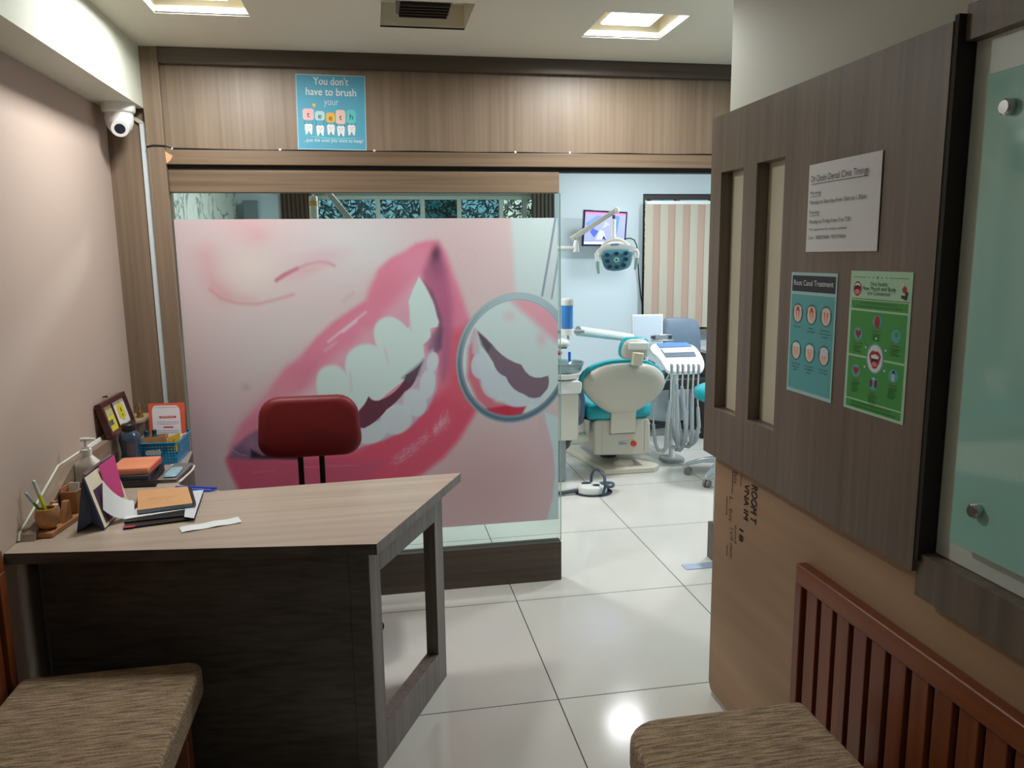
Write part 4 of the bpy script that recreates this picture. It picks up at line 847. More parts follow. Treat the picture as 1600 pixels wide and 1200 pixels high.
# contents of the basket
def slab(name, label, cat, pts, thick, mats, parent=None):
    o_ = MB().extrude(pts, thick).build(name, mats, parent, bevel=.0006, smooth=False); 
    if parent is None: tag(o_, label, cat)
    return o_
cp = [ay(236, 700, 3.27), ay(291, 700, 3.25), ay(288, 629, 3.30), ay(231, 631, 3.32)]
for c_ in cp[:2]: c_.z = DZ+.012
card = slab('red_border_card', 'white certificate card with a red-orange border standing in the blue basket', 'card', cp, (0, .0015, 0), mat('red_orange_card', (222, 92, 66), .6))
e1 = (cp[1]-cp[0]); e2 = (cp[3]-cp[0])
CP = lambda u, v, h: cp[0]+e1*u+e2*v+Vector((0, -h, 0))
b = MB(); b.use(mat('card_white', (226, 222, 228), .6)).add([CP(.10+.80*(.5+.5*p[0]/.5), .03+.93*(.5+p[1]), .0012) for p in rrect(1, 1, .14)], [tuple(range(20))])
RB = mat('card_red', (206, 48, 60), .6); GL = mat('card_grey_line', (188, 176, 190), .6)
b.use(RB).quad(CP(.30, .70, .002), CP(.78, .705, .002), CP(.78, .745, .002), CP(.30, .74, .002)).quad(CP(.40, .50, .002), CP(.68, .50, .002), CP(.68, .525, .002), CP(.40, .525, .002))
b.use(PAPER).quad(CP(.35, .716, .003), CP(.73, .718, .003), CP(.73, .727, .003), CP(.35, .726, .003)); b.use(GL)
for v in (.92, .62, .58, .44, .40): b.quad(CP(.22, v, .002), CP(.84, v, .002), CP(.84, v+.008, .002), CP(.22, v+.008, .002))
b.build('card_print', None, card, smooth=False)
t = thing('wooden_box', 'small open wooden box lying in the blue basket', 'box', (-.87, 3.18, DZ+.05)); M = Matrix.Translation((-.868, 3.165, DZ+.062)) @ Matrix.Rotation(.15, 4, 'Z') @ Matrix.Rotation(-.1, 4, 'X')
MB().box(-.04, .045, -.045, -.042, 0, .04).box(-.04, .045, .042, .045, 0, .04).box(-.04, -.037, -.042, .042, 0, .04).box(.042, .045, -.042, .042, 0, .04).xf(M).build('box_side', W_CRAFT, t, smooth=False)
MB().box(-.04, .045, -.045, .045, -.003, -.0002).xf(M).build('box_bottom', W_CRAFT, t, smooth=False)
for i, (x_, y_) in enumerate(((-.893, 3.155), (-.868, 3.17))):
    c_ = Vector((x_, y_, DZ+.064)); tt = thing('small_bottle', ['small teal bottle standing in the wooden box, nearer the wall', 'small teal bottle in the wooden box, beside the card'][i], 'bottle', c_, group='small teal bottles in the basket')
    MB().lathe([(.010, 0), (.012, .004), (.012, .034), (.008, .044), (.008, .047)], c_, 16).build('bottle_body', mat('teal_bottle', (36, 96, 108), .2), tt); MB().lathe([(.009, .0471), (.009, .06), (.007, .062)], c_, 16).build('cap', mat('dark_teal_cap', (20, 60, 74), .3), tt)
sn = [ay(250, 694, 3.14), ay(276, 696, 3.12), ay(281, 677, 3.15), ay(258, 690, 3.17)]
sk = slab('snack_packet', 'colourful yellow and red printed packet poking out of the basket', 'packet', [ay(252, 712, 3.15), ay(284, 704, 3.13), ay(281, 676, 3.15), ay(254, 687, 3.17)], (0, .004, 0), mat('yellow_packet', (228, 190, 60), .5))
b = MB(); rr = random.Random(4)
for i in range(26):
    u, v = rr.uniform(.1, .9), rr.uniform(.35, .82); A0, A1, A3 = ay(252, 712, 3.15), ay(284, 704, 3.13), ay(254, 687, 3.17)
    c_ = A0+(A1-A0)*u+(A3-A0)*v+Vector((0, -.0012, 0)); r = rr.uniform(.003, .006); b.use(mat('packet_dot_%d' % (i % 4), [(200, 60, 40), (90, 130, 50), (240, 150, 40), (150, 60, 50)][i % 4], .5) if i < 4 else b.mats[i % 4]); b.add([c_+Vector((r*math.cos(a*1.05), 0, r*math.sin(a*1.05))) for a in range(6)], [tuple(range(6))])
b.use(PAPER).quad(A0+(A3-A0)*.88+Vector((0, -.0014, 0)), A0+(A1-A0)+(A3-A0)*.92+Vector((0, -.0014, 0)), A0+(A1-A0)+(A3-A0)*1.08+Vector((0, -.0014, 0)), A0+(A3-A0)*1.05+Vector((0, -.0014, 0)))
b.build('packet_print', None, sk, smooth=False)
st = MB().tube([(-.80, 3.17, DZ+.09), (-.752, 3.185, DZ+.1005)], .004, 6).build('wooden_stick', mat('pale_stick', (226, 178, 130), .6)); tag(st, 'pale wooden stick lying across the blue basket rim', 'stick')
# photo frame, figurine, wall hook
fp = [ax(165, 687, -.967), ax(205, 660, -.967), ax(193, 620, -1.00), ax(152, 641, -1.00)]
f0, f1 = fp[0], Vector((-.967, 3.27, .8965)); f0 = Vector((-.967, 2.985, .8965)); ex = (f1-f0).normalized(); up = Vector((-.035, -.0, .135)).normalized(); nn2 = ex.cross(up); nn2 = nn2 if nn2.x > 0 else -nn2
LF, HF = (f1-f0).length, .135
t = thing('photo_frame', 'dark wood double picture frame leaning on the ledge by the pink wall', 'picture frame', (f0+f1)/2)
MF = Matrix(((ex.x, up.x, nn2.x, f0.x), (ex.y, up.y, nn2.y, f0.y), (ex.z, up.z, nn2.z, f0.z+.0), (0, 0, 0, 1)))
FRM = wood('mahogany', (58, 22, 20), (84, 34, 30), 'y', fine=40, rough=.3)
b = MB(); k = .019; b.box(0, LF, 0, k, -.016, .008).box(0, LF, HF-k, HF, -.016, .008).box(0, k, k, HF-k, -.016, .008).box(LF-k, LF, k, HF-k, -.016, .008).box(LF*.42, LF*.42+.005, k, HF-k, -.004, .004); b.xf(MF).build('frame_moulding', FRM, t, bevel=.002)
b = MB(); b.use(mat('photo_yellow', (220, 208, 70), .5)).box(k, LF*.42, k, HF-k, -.008, -.003); b.use(mat('photo_tan', (196, 182, 130), .5)).box(k+.002, LF*.42-.002, HF*.55, HF-k-.002, -.0029, -.0024); b.use(mat('photo_teal_patch', (70, 96, 96), .5)).box(k+.03, LF*.42-.03, HF*.3, HF*.45, -.0029, -.0023)
b.use(mat('frame_mount_white', (220, 220, 222), .5)).box(LF*.42+.005, LF-k, k, HF-k, -.008, -.003)
b.use(mat('flower_yellow', (222, 206, 40), .5))
for sc_, h2 in ((1, 0), ):
    for q_ in range(6):
        a = math.radians(q_*60+30); cx_, cy_ = LF*.71+.024*math.cos(a), HF*.52+.022*math.sin(a); b.add([(cx_+.017*math.cos(w2*.7), cy_+.017*math.sin(w2*.7), -.0025+.0001*q_) for w2 in range(9)], [tuple(range(9))])
    b.add([(LF*.71+.024*math.cos(w2*.7), HF*.52+.024*math.sin(w2*.7), -.0015) for w2 in range(9)], [tuple(range(9))])
b.use(mat('frame_ink', (60, 70, 60), .5)).box(LF*.71-.005, LF*.71+.005, HF*.5, HF*.62, -.0014, -.001).box(LF*.71-.004, LF*.71+.004, HF*.36, HF*.44, -.0014, -.001)
b.xf(MF).build('photo_inserts', None, t, smooth=False)
fg = Vector((-.966, 3.345, .9055)); t = thing('figurine', 'tiny gilded seated figurine on the rounded ledge end', 'figurine', fg)
BR = mat('aged_brass', (168, 132, 78), .35, .8)
MB().lathe([(.014, 0), (.015, .004), (.011, .008), (.013, .016), (.010, .026), (.006, .033), (.007, .040), (.0055, .048), (.002, .055), (.001, .062)], fg, 14).build('figurine_body', BR, t, angle=60)
MB().tube(arc((fg.x, fg.y+.004, fg.z+.038), .017, -40, 220, 14, 'xz'), .0018, 6).build('halo_ring', mat('green_gilt', (70, 100, 70), .4, .5), t)
for s_ in (-1, 1): MB().tube([fg+Vector((.006*s_, 0, .028)), fg+Vector((.015*s_, -.004, .024)), fg+Vector((.012*s_, -.008, .036))], [.003, .0025, .002], 6).build('arm', BR, t)
hk = MB().tube([(-1.0195, 3.10, 1.035), (-1.012, 3.10, 1.037), (-1.006, 3.10, 1.034), (-1.005, 3.10, 1.040)], .003, 6).build('wall_hook', mat('dark_nail', (52, 44, 42), .4, .6)); tag(hk, 'tiny dark hook on the pink wall above the picture frame', 'hook')
# books and folders
def book(name, label, cat, pts, z0, z1, cover, pages=None, group=None):
    P = [Vector((p[0], p[1], 0)) for p in pts]; c_ = sum(P, Vector())/4; tt = thing(name, label, cat, (c_.x, c_.y, z0), group=group); k = .0016
    MB().prism([(p.x, p.y) for p in P], z0, z0+k).build('back_cover', cover, tt); MB().prism([(p.x, p.y) for p in P], z1-k, z1).build('front_cover', cover, tt)
    Q = [p+(c_-p)*.03 for p in P]; MB().prism([(p.x, p.y) for p in Q], z0+k+.0001, z1-k-.0001).build('pages', pages or PAPER, tt); return tt
def quad_px(z, *px): return [(az(a, b_, z).x, az(a, b_, z).y) for a, b_ in px]
BK = mat('black_cover', (34, 32, 34), .4); SLT = mat('slate_cover', (74, 78, 92), .45)
book('black_binder', 'black binder at the base of the stack beside the orange parcel', 'binder', [(-.94, 2.80), (-.775, 2.79), (-.80, 3.02), (-.95, 3.02)], DZ, DZ+.022, BK, mat('dark_pages', (60, 58, 60), .6))
book('slate_book', 'slate grey book lying under the orange parcel', 'book', [(-.935, 2.815), (-.80, 2.805), (-.815, 2.99), (-.94, 2.99)], DZ+.0222, DZ+.038, SLT, SLT)
pr = MB().loft([[(p[0]*k_-.868, p[1]*k_+2.905, DZ+z) for p in [(a*1.0, b_) for a, b_ in rrect(.135, .17, .008)]] for z, k_ in ((.0382, .97), (.041, 1), (.058, 1), (.062, .985))])
o_ = pr.build('orange_parcel', mat('orange_leatherette', (232, 150, 112), .5, var=.06, bscale=12), angle=50); tag(o_, 'orange covered parcel on the slate book near the navy bottle', 'parcel')
MB().box(-.801+.0005, -.7995, 2.83, 2.985, DZ+.042, DZ+.058).build('pink_end_band', mat('coral_band', (226, 84, 84), .5), o_)
# tablet / laptop, cable, blue pouch
lp = [(-.785, 2.83), (-.715, 2.83), (-.705, 3.05), (-.775, 3.06)]
lt = thing('closed_laptop', 'grey closed laptop beside the orange parcel', 'laptop', (-.75, 2.93, DZ)); MB().prism(lp, DZ, DZ+.009).build('base', mat('grey_metal', (118, 118, 120), .4, .4), lt, bevel=.002); MB().prism(lp, DZ+.0092, DZ+.014).build('lid', mat('grey_brown_lid', (142, 136, 130), .35, .3), lt, bevel=.002)
po = MB().loft([[(-.742+p[0]*k_, 2.905+p[1]*k_, DZ+.0145+z) for p in rrect(.045, .12, .012)] for z, k_ in ((0, .9), (.004, 1), (.010, .9), (.012, .6))]).build('blue_pouch', mat('pale_blue_pouch', (150, 190, 206), .3)); tag(po, 'shiny pale blue pouch lying on the grey laptop', 'pouch')
pa = [(-.79, 3.06, DZ+.006), (-.755, 3.075, DZ+.005), (-.725, 3.07, DZ+.005), (-.697, 3.03, DZ+.005), (-.692, 2.96, DZ+.006), (-.695, 2.88, DZ+.008), (-.70, 2.83, DZ+.006), (-.705, 2.815, DZ+.005)]
wc = MB().tube(pa, .0035, 8).build('white_cable', WHITE); tag(wc, 'white charging cable curling round the grey laptop', 'cable')
# papers and notebook pile at the front
def flatq(px4, z): return [(az(a, b_, z).x, az(a, b_, z).y) for a, b_ in px4]
z = DZ
book('black_folder', 'black folder with a red label at the bottom of the front pile', 'folder', flatq([(192, 828), (304, 813), (318, 771), (214, 786)], DZ), z, z+.006, BK, BK)
lb = MB().extrude([(-.752, 2.3435, z+.0062), (-.722, 2.347, z+.0062), (-.722, 2.36, z+.0062), (-.752, 2.356, z+.0062)], (0, 0, .0005)).build('red_label_sticker', mat('red_sticker', (206, 40, 60), .5)); tag(lb, 'small red sticker on the corner of the black folder', 'sticker')
book('black_file', 'thin black file second from the bottom of the front pile', 'folder', flatq([(194, 818), (303, 806), (311, 772), (216, 785)], DZ+.006), z+.0062, z+.0105, BK, BK)
pp = tag(MB().prism(flatq([(193, 812), (292, 796), (301, 778), (219, 790)], DZ+.012), z+.0107, z+.0135).build('loose_papers', PAPER, smooth=False), 'loose white papers between the black file and the notebook', 'papers')
p2_ = tag(MB().prism(flatq([(288, 808), (303, 810), (318, 766), (292, 768)], DZ+.0135), z+.0136, z+.0146).build('printed_form', mat('bluish_form', (206, 214, 220), .6), smooth=False), 'bluish printed form sticking out from under the notebook', 'papers')
nz = z+.0148
nb = [az(215, 797, nz+.014), az(301, 786, nz+.014), az(293, 760, nz+.014), az(215, 766, nz+.014)]
tt = thing('notebook', 'tan covered notebook with blue-edged pages topmost on the front pile', 'notebook', (nb[0]+nb[2])/2-Vector((0, 0, .014)))
Q = [(p.x, p.y) for p in nb]
MB().prism(Q, nz, nz+.002).build('back_cover', BK, tt); MB().prism([(p[0]*.985-.0105, p[1]*.994+.015) for p in Q], nz+.0021, nz+.0120).build('pages', mat('blue_grey_pages', (128, 152, 168), .6), tt); MB().prism(Q, nz+.0121, nz+.014).build('front_cover', mat('tan_kraft_cover', (206, 158, 110), .6, var=.05, bscale=30), tt)
b = MB(); b.use(mat('embossed_brown', (158, 112, 80), .6)); cN = (nb[0]+nb[2])/2+Vector((0, 0, .0004)); exn = (nb[1]-nb[0]).normalized(); eyn = Vector((-exn.y, exn.x, 0))
[b.add([cN+exn*(q_*.016-.03+.0075*math.cos(a))+eyn*(.004*(-1)**q_+.0075*math.sin(a))+Vector((0, 0, .0002)) for a in np.linspace(.4, 5.6, 9)]+[cN+exn*(q_*.016-.03+.0066*math.cos(a))+eyn*(.004*(-1)**q_+.0066*math.sin(a))+Vector((0, 0, .0002)) for a in np.linspace(.4, 5.6, 9)], [(i, i+1, i+10, i+9) for i in range(8)]) for q_ in range(5)]; b.use(mat('red_dot', (186, 50, 40), .5)); b.add([cN+exn*(.01+.003*math.cos(a))-eyn*.028+eyn*.003*math.sin(a)+Vector((0, 0, .0002)) for a in (0, 1, 2, 3, 4, 5)], [(0, 1, 2, 3, 4, 5)])
b.build('cover_print', None, tt, smooth=False)
bd = [az(293, 760, nz+.014), az(299, 760, nz+.014), az(306, 784, nz+.014), az(303, 788, nz+.014)]
MB().extrude([v+Vector((0, 0, -.012)) for v in bd], (0, 0, .011)).build('elastic_band', BK, tt)
rc = [az(280, 825, DZ), az(284, 833, DZ), az(378, 817, DZ), az(372, 809, DZ)]
b = MB(); n = 12; vs = []
for h in (0, .0004):
    for i in range(n+1):
        q_ = i/n; zz = .0012+.0022*(math.sin(q_*7+.6)**2) + h
        for s_ in (0, 1): a_ = lerp(rc[0], rc[3], q_) if s_ == 0 else lerp(rc[1], rc[2], q_); vs.append(a_+Vector((0, 0, zz)))
m_ = 2*(n+1); fs = [(2*i, 2*i+1, 2*i+3, 2*i+2)[::-1] for i in range(n)]
b.add(vs, fs+[tuple(m_+k_ for k_ in (2*i, 2*i+1, 2*i+3, 2*i+2)) for i in range(n)]+[(0, 2, m_+2, m_)]); rp = tag(b.build('receipt_slip', PAPER, angle=60), 'narrow white paper slip lying alone on the desk top', 'receipt')
# blue plastic tray at the back edge
tr = thing('blue_tray', 'blue plastic tray sticking out past the desk return behind the notebook', 'tray', (-.63, 2.76, .74))
b = MB(); P0 = [(-.80, 2.80), (-.66, 2.735), (-.545, 2.71), (-.60, 2.80), (-.70, 2.86)]
tz = .7603
MB().prism([(-.69, 2.745), (-.655, 2.733), (-.56, 2.695), (-.575, 2.685), (-.665, 2.70), (-.70, 2.72)], tz, tz+.004).build('tray_base', mat('royal_blue_plastic', (24, 70, 190), .3), tr, bevel=.001)
MB().tube([(-.698, 2.742, tz+.0085), (-.655, 2.735, tz+.0085), (-.605, 2.716, tz+.0082), (-.555, 2.697, tz+.0078)], .004, 8).build('tray_rim', mat('royal_blue_rim', (30, 84, 210), .3), tr)
# ------------------------------------------------------------------ treatment room
def ring_px(pts, Yf, k=1.0, dy=0, sh=(0, 0)):
    cx = sum(p[0] for p in pts)/len(pts); cy = sum(p[1] for p in pts)/len(pts); out = []
    for p in pts: u, v = cx+(p[0]-cx)*k+sh[0], cy+(p[1]-cy)*k+sh[1]; q = ay(u, v, Yf(v)); out.append(q+Vector((0, dy, 0)))
    return out
def chaikin(P, it=2):
    for _ in range(it):
        Q = []
        for i in range(len(P)):
            a, c = P[i], P[(i+1) % len(P)]; Q += [(a[0]*.75+c[0]*.25, a[1]*.75+c[1]*.25), (a[0]*.25+c[0]*.75, a[1]*.25+c[1]*.75)]
        P = Q
    return P
z3 = lambda L: [(860+x/4.2846, 500+y/4.2846) for x, y in L]
# --- dental chair
t = thing('dental_chair', 'cream and teal reclining dental chair seen from behind its backrest', 'dental chair', (1.75, 5.4, 0))
YB_ = lambda v: lerp(4.90, 5.03, (v-565)/80)
bo = chaikin(z3([(218, 450), (235, 390), (300, 335), (400, 300), (520, 290), (640, 292), (720, 318), (768, 375), (776, 440), (735, 505), (660, 562), (590, 612), (500, 632), (400, 628), (330, 585), (262, 520)]), 1)
MB().loft([ring_px(bo, YB_, .55, -.034), ring_px(bo, YB_, .80, -.022), ring_px(bo, YB_, .95, -.002), ring_px(bo, YB_, 1, .018), ring_px(bo, YB_, 1, .035)]).build('backrest_shell', CRW, t, angle=70)
MB().loft([ring_px(bo, YB_, 1.0, .0355), ring_px(bo, YB_, 1.045, .045, (-1, -2.5)), ring_px(bo, YB_, 1.045, .085, (-1, -3.5)), ring_px(bo, YB_, .98, .105, (-1, -3.5)), ring_px(bo, YB_, .7, .11, (-1, -3.5))]).build('backrest_cushion', TEAL, t, angle=70)
YH = lambda v: 4.86
ho = chaikin(z3([(472, 235), (480, 175), (505, 135), (560, 125), (640, 132), (662, 160), (660, 225), (640, 255), (560, 268), (495, 262)]), 1)
MB().loft([ring_px(ho, YH, .75, -.02), ring_px(ho, YH, .96, -.010), ring_px(ho, YH, 1, .004)]).build('headrest_shell', CRW, t, angle=70)
MB().loft([ring_px(ho, YH, 1.0, .0045), ring_px(ho, YH, 1.09, .012, (0, -1)), ring_px(ho, YH, 1.09, .04, (0, -1.5)), ring_px(ho, YH, .95, .058, (0, -1.5))]).build('headrest_cushion', TEAL, t, angle=70)
MB().loft([ring_px(z3([(520, 150), (650, 150), (650, 190), (520, 190)]), YH, 1, -.03), ring_px(z3([(512, 142), (655, 142), (655, 200), (512, 200)]), YH, 1, -.019)]).build('headrest_grip', WHITE, t, bevel=.006)
MB().loft([ring_px(z3([(545, 215), (610, 220), (600, 298), (540, 298)]), YH, 1, -.045), ring_px(z3([(540, 205), (622, 215), (612, 300), (535, 300)]), YH, 1, -.0095)]).build('headrest_bracket', mat('beige_bracket', (206, 196, 172), .35), t, bevel=.004)
a0 = ay(925, 640, 5.10); sx0, sx1 = a0.x-.03, ay(1022, 640, 5.10).x
seat = [(sx0+.03, 5.10), (sx1-.03, 5.10), (sx1, 5.16), (sx1, 5.55), (sx1-.06, 5.70), (sx1-.12, 6.15), (sx0+.12, 6.15), (sx0+.06, 5.70), (sx0, 5.55), (sx0, 5.16)]
seat = chaikin(seat, 1); cs = (sum(p[0] for p in seat)/len(seat), sum(p[1] for p in seat)/len(seat))
MB().loft([[(cs[0]+(p[0]-cs[0])*k, cs[1]+(p[1]-cs[1])*k, z) for p in seat] for z, k in ((.395, .94), (.41, .99), (.44, 1.0), (.475, 1.0), (.50, .97), (.508, .86))]).build('seat_cushion', TEAL, t, angle=70)
bx0, bx1 = ay(928, 690, 5.12).x, ay(1016, 690, 5.12).x; r_ = .05
pr_ = [(bx0+.0, .16), (bx0+.01, .14), (bx1-.03, .125), (bx1-.006, .135), (bx1, .17), (bx1, .36), (bx1-.02, .394), (bx0+.02, .394), (bx0, .37)]
MB().extrude([(x, 5.12, z) for x, z in pr_], (0, .62, 0)).build('base_body', CRW, t, bevel=.014, seg=3)
for xx in (bx0+.06, bx1-.045): MB().box(xx, xx+.0016, 5.1185, 5.1195, .15, .385).build('seam', mat('seam_grey', (150, 146, 134), .6), t)
h0, h1 = ay(957.5, 650, 5.05), ay(992, 680, 5.11)
MB().loft([[(h0.x, 5.055, .56), (h1.x, 5.055, .56), (h1.x, 5.085, .56), (h0.x, 5.085, .56)], [(h0.x, 5.085, .44), (h1.x, 5.085, .44), (h1.x, 5.112, .44), (h0.x, 5.112, .44)], [(h0.x, 5.098, .295), (h1.x, 5.098, .295), (h1.x, 5.118, .295), (h0.x, 5.118, .295)]]).build('hinge_plate', mat('cream_bracket', (208, 202, 186), .35), t, bevel=.006)
MB().box(h0.x-.003, h1.x+.004, 5.1165, 5.1199, .288, .293).build('hinge_slot', BLACK, t)
q = ay(973, 692, 5.119); lb_ = MB().use(mat('sticker_grey', (176, 182, 186), .5)).box(q.x-.034, q.x+.034, 5.1180, 5.1198, q.z-.014, q.z+.014)
lb_.use(mat('sticker_blue_print', (96, 108, 140), .5)).box(q.x-.028, q.x+.028, 5.1176, 5.1179, q.z-.009, q.z-.003).box(q.x-.028, q.x+.01, 5.1176, 5.1179, q.z+.003, q.z+.007); lb_.build('rating_sticker', None, t)
q = ay(990, 693, 5.115); M = Matrix.Translation((q.x, 5.1198, q.z)) @ Matrix.Rotation(math.pi/2, 4, 'X'); MB().lathe([(.019, 0), (.021, .008), (.019, .016)], (0, 0, 0), 18).xf(M).build('emergency_button', mat('red_button', (206, 40, 52), .35), t)
q = ay(989.5, 687, 5.115); MB().box(q.x-.008, q.x+.008, 5.117, 5.1197, q.z-.006, q.z+.008).build('yellow_tag', mat('yellow_tag', (220, 190, 50), .5), t)
MB().lathe([(.06, .04), (.06, .15), (.05, .15)], ((bx0+bx1)/2, 5.45, 0), 20).build('lift_column', DGREY, t)
bp2 = [(1.56, 5.09), (1.93, 5.085), (1.985, 5.14), (2.0, 5.35), (1.98, 5.9), (1.45, 5.95), (1.46, 5.70), (1.50, 5.55)]
MB().prism(bp2, 0, .040).build('floor_plate', mat('cream_floor_plate', (204, 198, 182), .4), t, bevel=.008, seg=3)
c_ = az(978, 729, .04); c_ = Vector((c_.x, 5.19, .0405)); MB().loft([[(c_.x+.075*k*math.cos(a*math.pi/12), c_.y+.05*k*math.sin(a*math.pi/12), z) for a in range(24)] for z, k in ((.0405, 1), (.06, .95), (.075, .75), (.082, .4))]).build('pedal_dome', CRW, t, angle=60)
ar = [(1.385, .63), (1.40, .66), (1.425, .64), (1.44, .58), (1.44, .46), (1.425, .40), (1.395, .385), (1.38, .40), (1.405, .46), (1.41, .56)]
MB().extrude([(x-.005, 5.15, z-.03) for x, z in ar], (0, .30, 0)).build('armrest', mat('slate_blue_plastic', (92, 108, 132), .35), t, bevel=.006)
MB().extrude([(1.428, 5.16, .40), (1.475, 5.16, .39), (1.47, 5.16, .30), (1.455, 5.16, .27), (1.44, 5.16, .31)], (0, .12, 0)).build('seat_side_cover', CRW, t, bevel=.006)
# --- chair side unit with spittoon
t = thing('spittoon_unit', 'cream dental side unit with glass spittoon bowl and blue water bottle', 'dental unit', (1.2, 5.05, 0))
CG = mat('cream_unit', (212, 210, 196), .38)
MB().loft([[(x, y, z) for x, y in ((x0, 4.95), (x1, 4.95), (x1, 5.2), (x0, 5.2))] for z, x0, x1 in ((.30, 1.08, 1.325), (.34, 1.06, 1.335), (.60, 1.05, 1.335), (.624, 1.05, 1.335))]).build('unit_body', CG, t, bevel=.012)
MB().loft([[(x, y, z) for x, y in ((1.02, 4.93), (x1, 4.93), (x1, 5.22), (1.02, 5.22))] for z, x1 in ((.625, 1.345), (.66, 1.352), (.70, 1.352), (.712, 1.33))]).build('unit_top', WHITE, t, bevel=.008)
MB().loft([[(x, y, z) for x, y in ((1.12, 5.0), (1.26, 5.0), (1.26, 5.16), (1.12, 5.16))] for z in (.0, .2995)]).build('unit_foot', mat('grey_unit_foot', (150, 156, 160), .4), t, bevel=.01)
MB().tube([(1.449, 5.2, .255), (1.42, 5.19, .252), (1.34, 5.12, .27), (1.30, 5.10, .28)], .042, 14).build('link_tube', mat('pale_green_tube', (206, 210, 192), .35), t, angle=60)
MB().tube([(1.22, 5.1, .2), (1.28, 5.11, .24), (1.299, 5.105, .275)], .036, 12).build('dark_elbow', mat('dark_elbow', (84, 88, 88), .4), t)
bc_ = Vector((1.245, 5.02, .7125)); MB().lathe([(.05, 0), (.10, .012), (.125, .045), (.12, .05)], bc_, 28).build('bowl_base', WHITE, t, angle=60)
MB().lathe([(.115, .0505), (.135, .10), (.143, .118), (.138, .118), (.128, .10), (.108, .060), (.02, .056)], bc_, 32).build('glass_bowl', mat('pale_glass_bowl', (186, 212, 214), .08, trans=.55), t, angle=70)
MB().tube([(1.20, 5.1, .765), (1.20, 5.1, .93)], .02, 10).build('bowl_spout', WHITE, t)
MB().ball((1.245, 5.04, .955), (.05, .05, .035)).build('cup_filler', WHITE, t); MB().box(1.21, 1.262, 4.985, 4.993, .925, .932).build('filler_handle', BLACK, t)
MB().tube([(1.283, 5.0, .835), (1.283, 5.0, .90)], .0095, 10).build('blue_tip', mat('blue_tip', (20, 96, 214), .35), t)
MB().ball((1.205, 4.96, .90), .016).build('red_knob', mat('red_knob', (206, 40, 60), .35), t)
MB().tube([(1.29, 5.05, .975), (1.285, 5.05, 1.01), (1.285, 5.05, 1.045)], .009, 8).build('bottle_stem', CHROME, t)
bt = Vector((1.282, 5.06, 1.05)); MB().lathe([(.036, 0), (.040, .006), (.040, .155), (.036, .158)], bt, 24).build('water_bottle', mat('blue_bottle_plastic', (70, 146, 224), .15, trans=.1), t); MB().lathe([(.042, .1585), (.043, .165), (.043, .195), (.035, .205)], bt, 24).build('bottle_cap', WHITE, t); MB().lathe([(.045, -.04), (.045, -.002), (.041, 0)], bt, 24).build('bottle_seat', WHITE, t)
MB().tube([(1.20, 5.06, 1.035), (1.24, 5.06, 1.03), (1.40, 5.06, 1.03)], .012, 8).build('bottle_arm', mat('arm_bracket_grey', (170, 172, 172), .35), t)
e0, e1 = ay(903, 517, 5.1), ay(987, 528, 5.35); MB().tube([e0, e0+(e1-e0)*.5, e1], [.034, .032, .029], 14).build('tray_arm', mat('white_arm', (224, 232, 230), .35), t, angle=60)
MB().lathe([(.03, 0), (.03, .60)], (1.12, 5.12, .7125), 16).build('lamp_pole', WHITE, t); MB().lathe([(.02, .0), (.02, .265)], (1.12, 5.12, 1.3128), 14).build('lamp_pole_top', WHITE, t)
# --- operating lamp
z5 = lambda x, y, Y: ay(870+x/10, 310+y/10, Y)
t = thing('operating_lamp', 'white operating lamp with teal face and two side handles above the dental chair', 'surgical lamp', (1.6, 5.0, 1.45))
p_ = z5(300, 780, 5.1); MB().tube([(1.1405, 5.12, p_.z), (1.2, 5.11, p_.z), (p_.x, 5.1, p_.z)], .0155, 12).build('horizontal_arm', WHITE, t)
MB().tube([p_+Vector((0, 0, -.024)), p_+Vector((0, 0, .03)), p_+Vector((0, 0, .055))], [.022, .020, .012], 12).build('elbow_joint', WHITE, t)
a_, c_ = z5(235, 640, 5.1), z5(925, 190, 5.02); dv = (c_-a_).normalized(); sd_ = dv.cross(Vector((0, 1, 0))).normalized()
MB().tube([p_+Vector((0, 0, .055)), z5(285, 620, 5.1)], .008, 8).build('steel_pin', CHROME, t)
MB().extrude([a_+sd_*.017, c_+sd_*.014, c_-sd_*.014, a_-sd_*.017], (0, .035, 0)).build('sprung_arm', mat('light_grey_arm', (206, 206, 194), .35), t, bevel=.005)
MB().ball(z5(935, 188, 5.035), (.020, .026, .022)).build('arm_end_cap', WHITE, t)
n0, n1, n2, n3 = z5(890, 260, 5.03), z5(890, 330, 5.03), z5(882, 440, 5.02), z5(880, 620, 5.0)
MB().tube([n0, n1], .010, 10).build('swivel_pin', DGREY, t); MB().tube([n1, n2], .0165, 12).build('drop_tube', WHITE, t); MB().tube([n2, n3], .0185, 12).build('drop_sleeve', WHITE, t)
MB().tube([z5(*q, 4.98) for q in ((690, 800), (720, 740), (790, 675), (880, 640), (970, 645), (1060, 680), (1120, 740))], .0115, 10).build('yoke', mat('cream_yoke', (226, 222, 206), .35), t, angle=60)
shell = chaikin([(612, 850), (640, 800), (730, 755), (800, 715), (890, 695), (1000, 700), (1080, 730), (1200, 750), (1255, 800), (1190, 850), (1165, 1040), (1100, 1100), (930, 1135), (800, 1125), (745, 1080), (690, 900)], 1)
SH = [z5(x, y, 4.92) for x, y in shell]; cS = sum(SH, Vector())/len(SH)
face = chaikin([(690, 865), (740, 820), (860, 795), (960, 790), (1110, 795), (1172, 815), (1165, 900), (1140, 1050), (1085, 1105), (930, 1140), (790, 1125), (745, 1080), (705, 960)], 1)
FC = [z5(x, y, 4.915) for x, y in face]; cF = sum(FC, Vector())/len(FC)
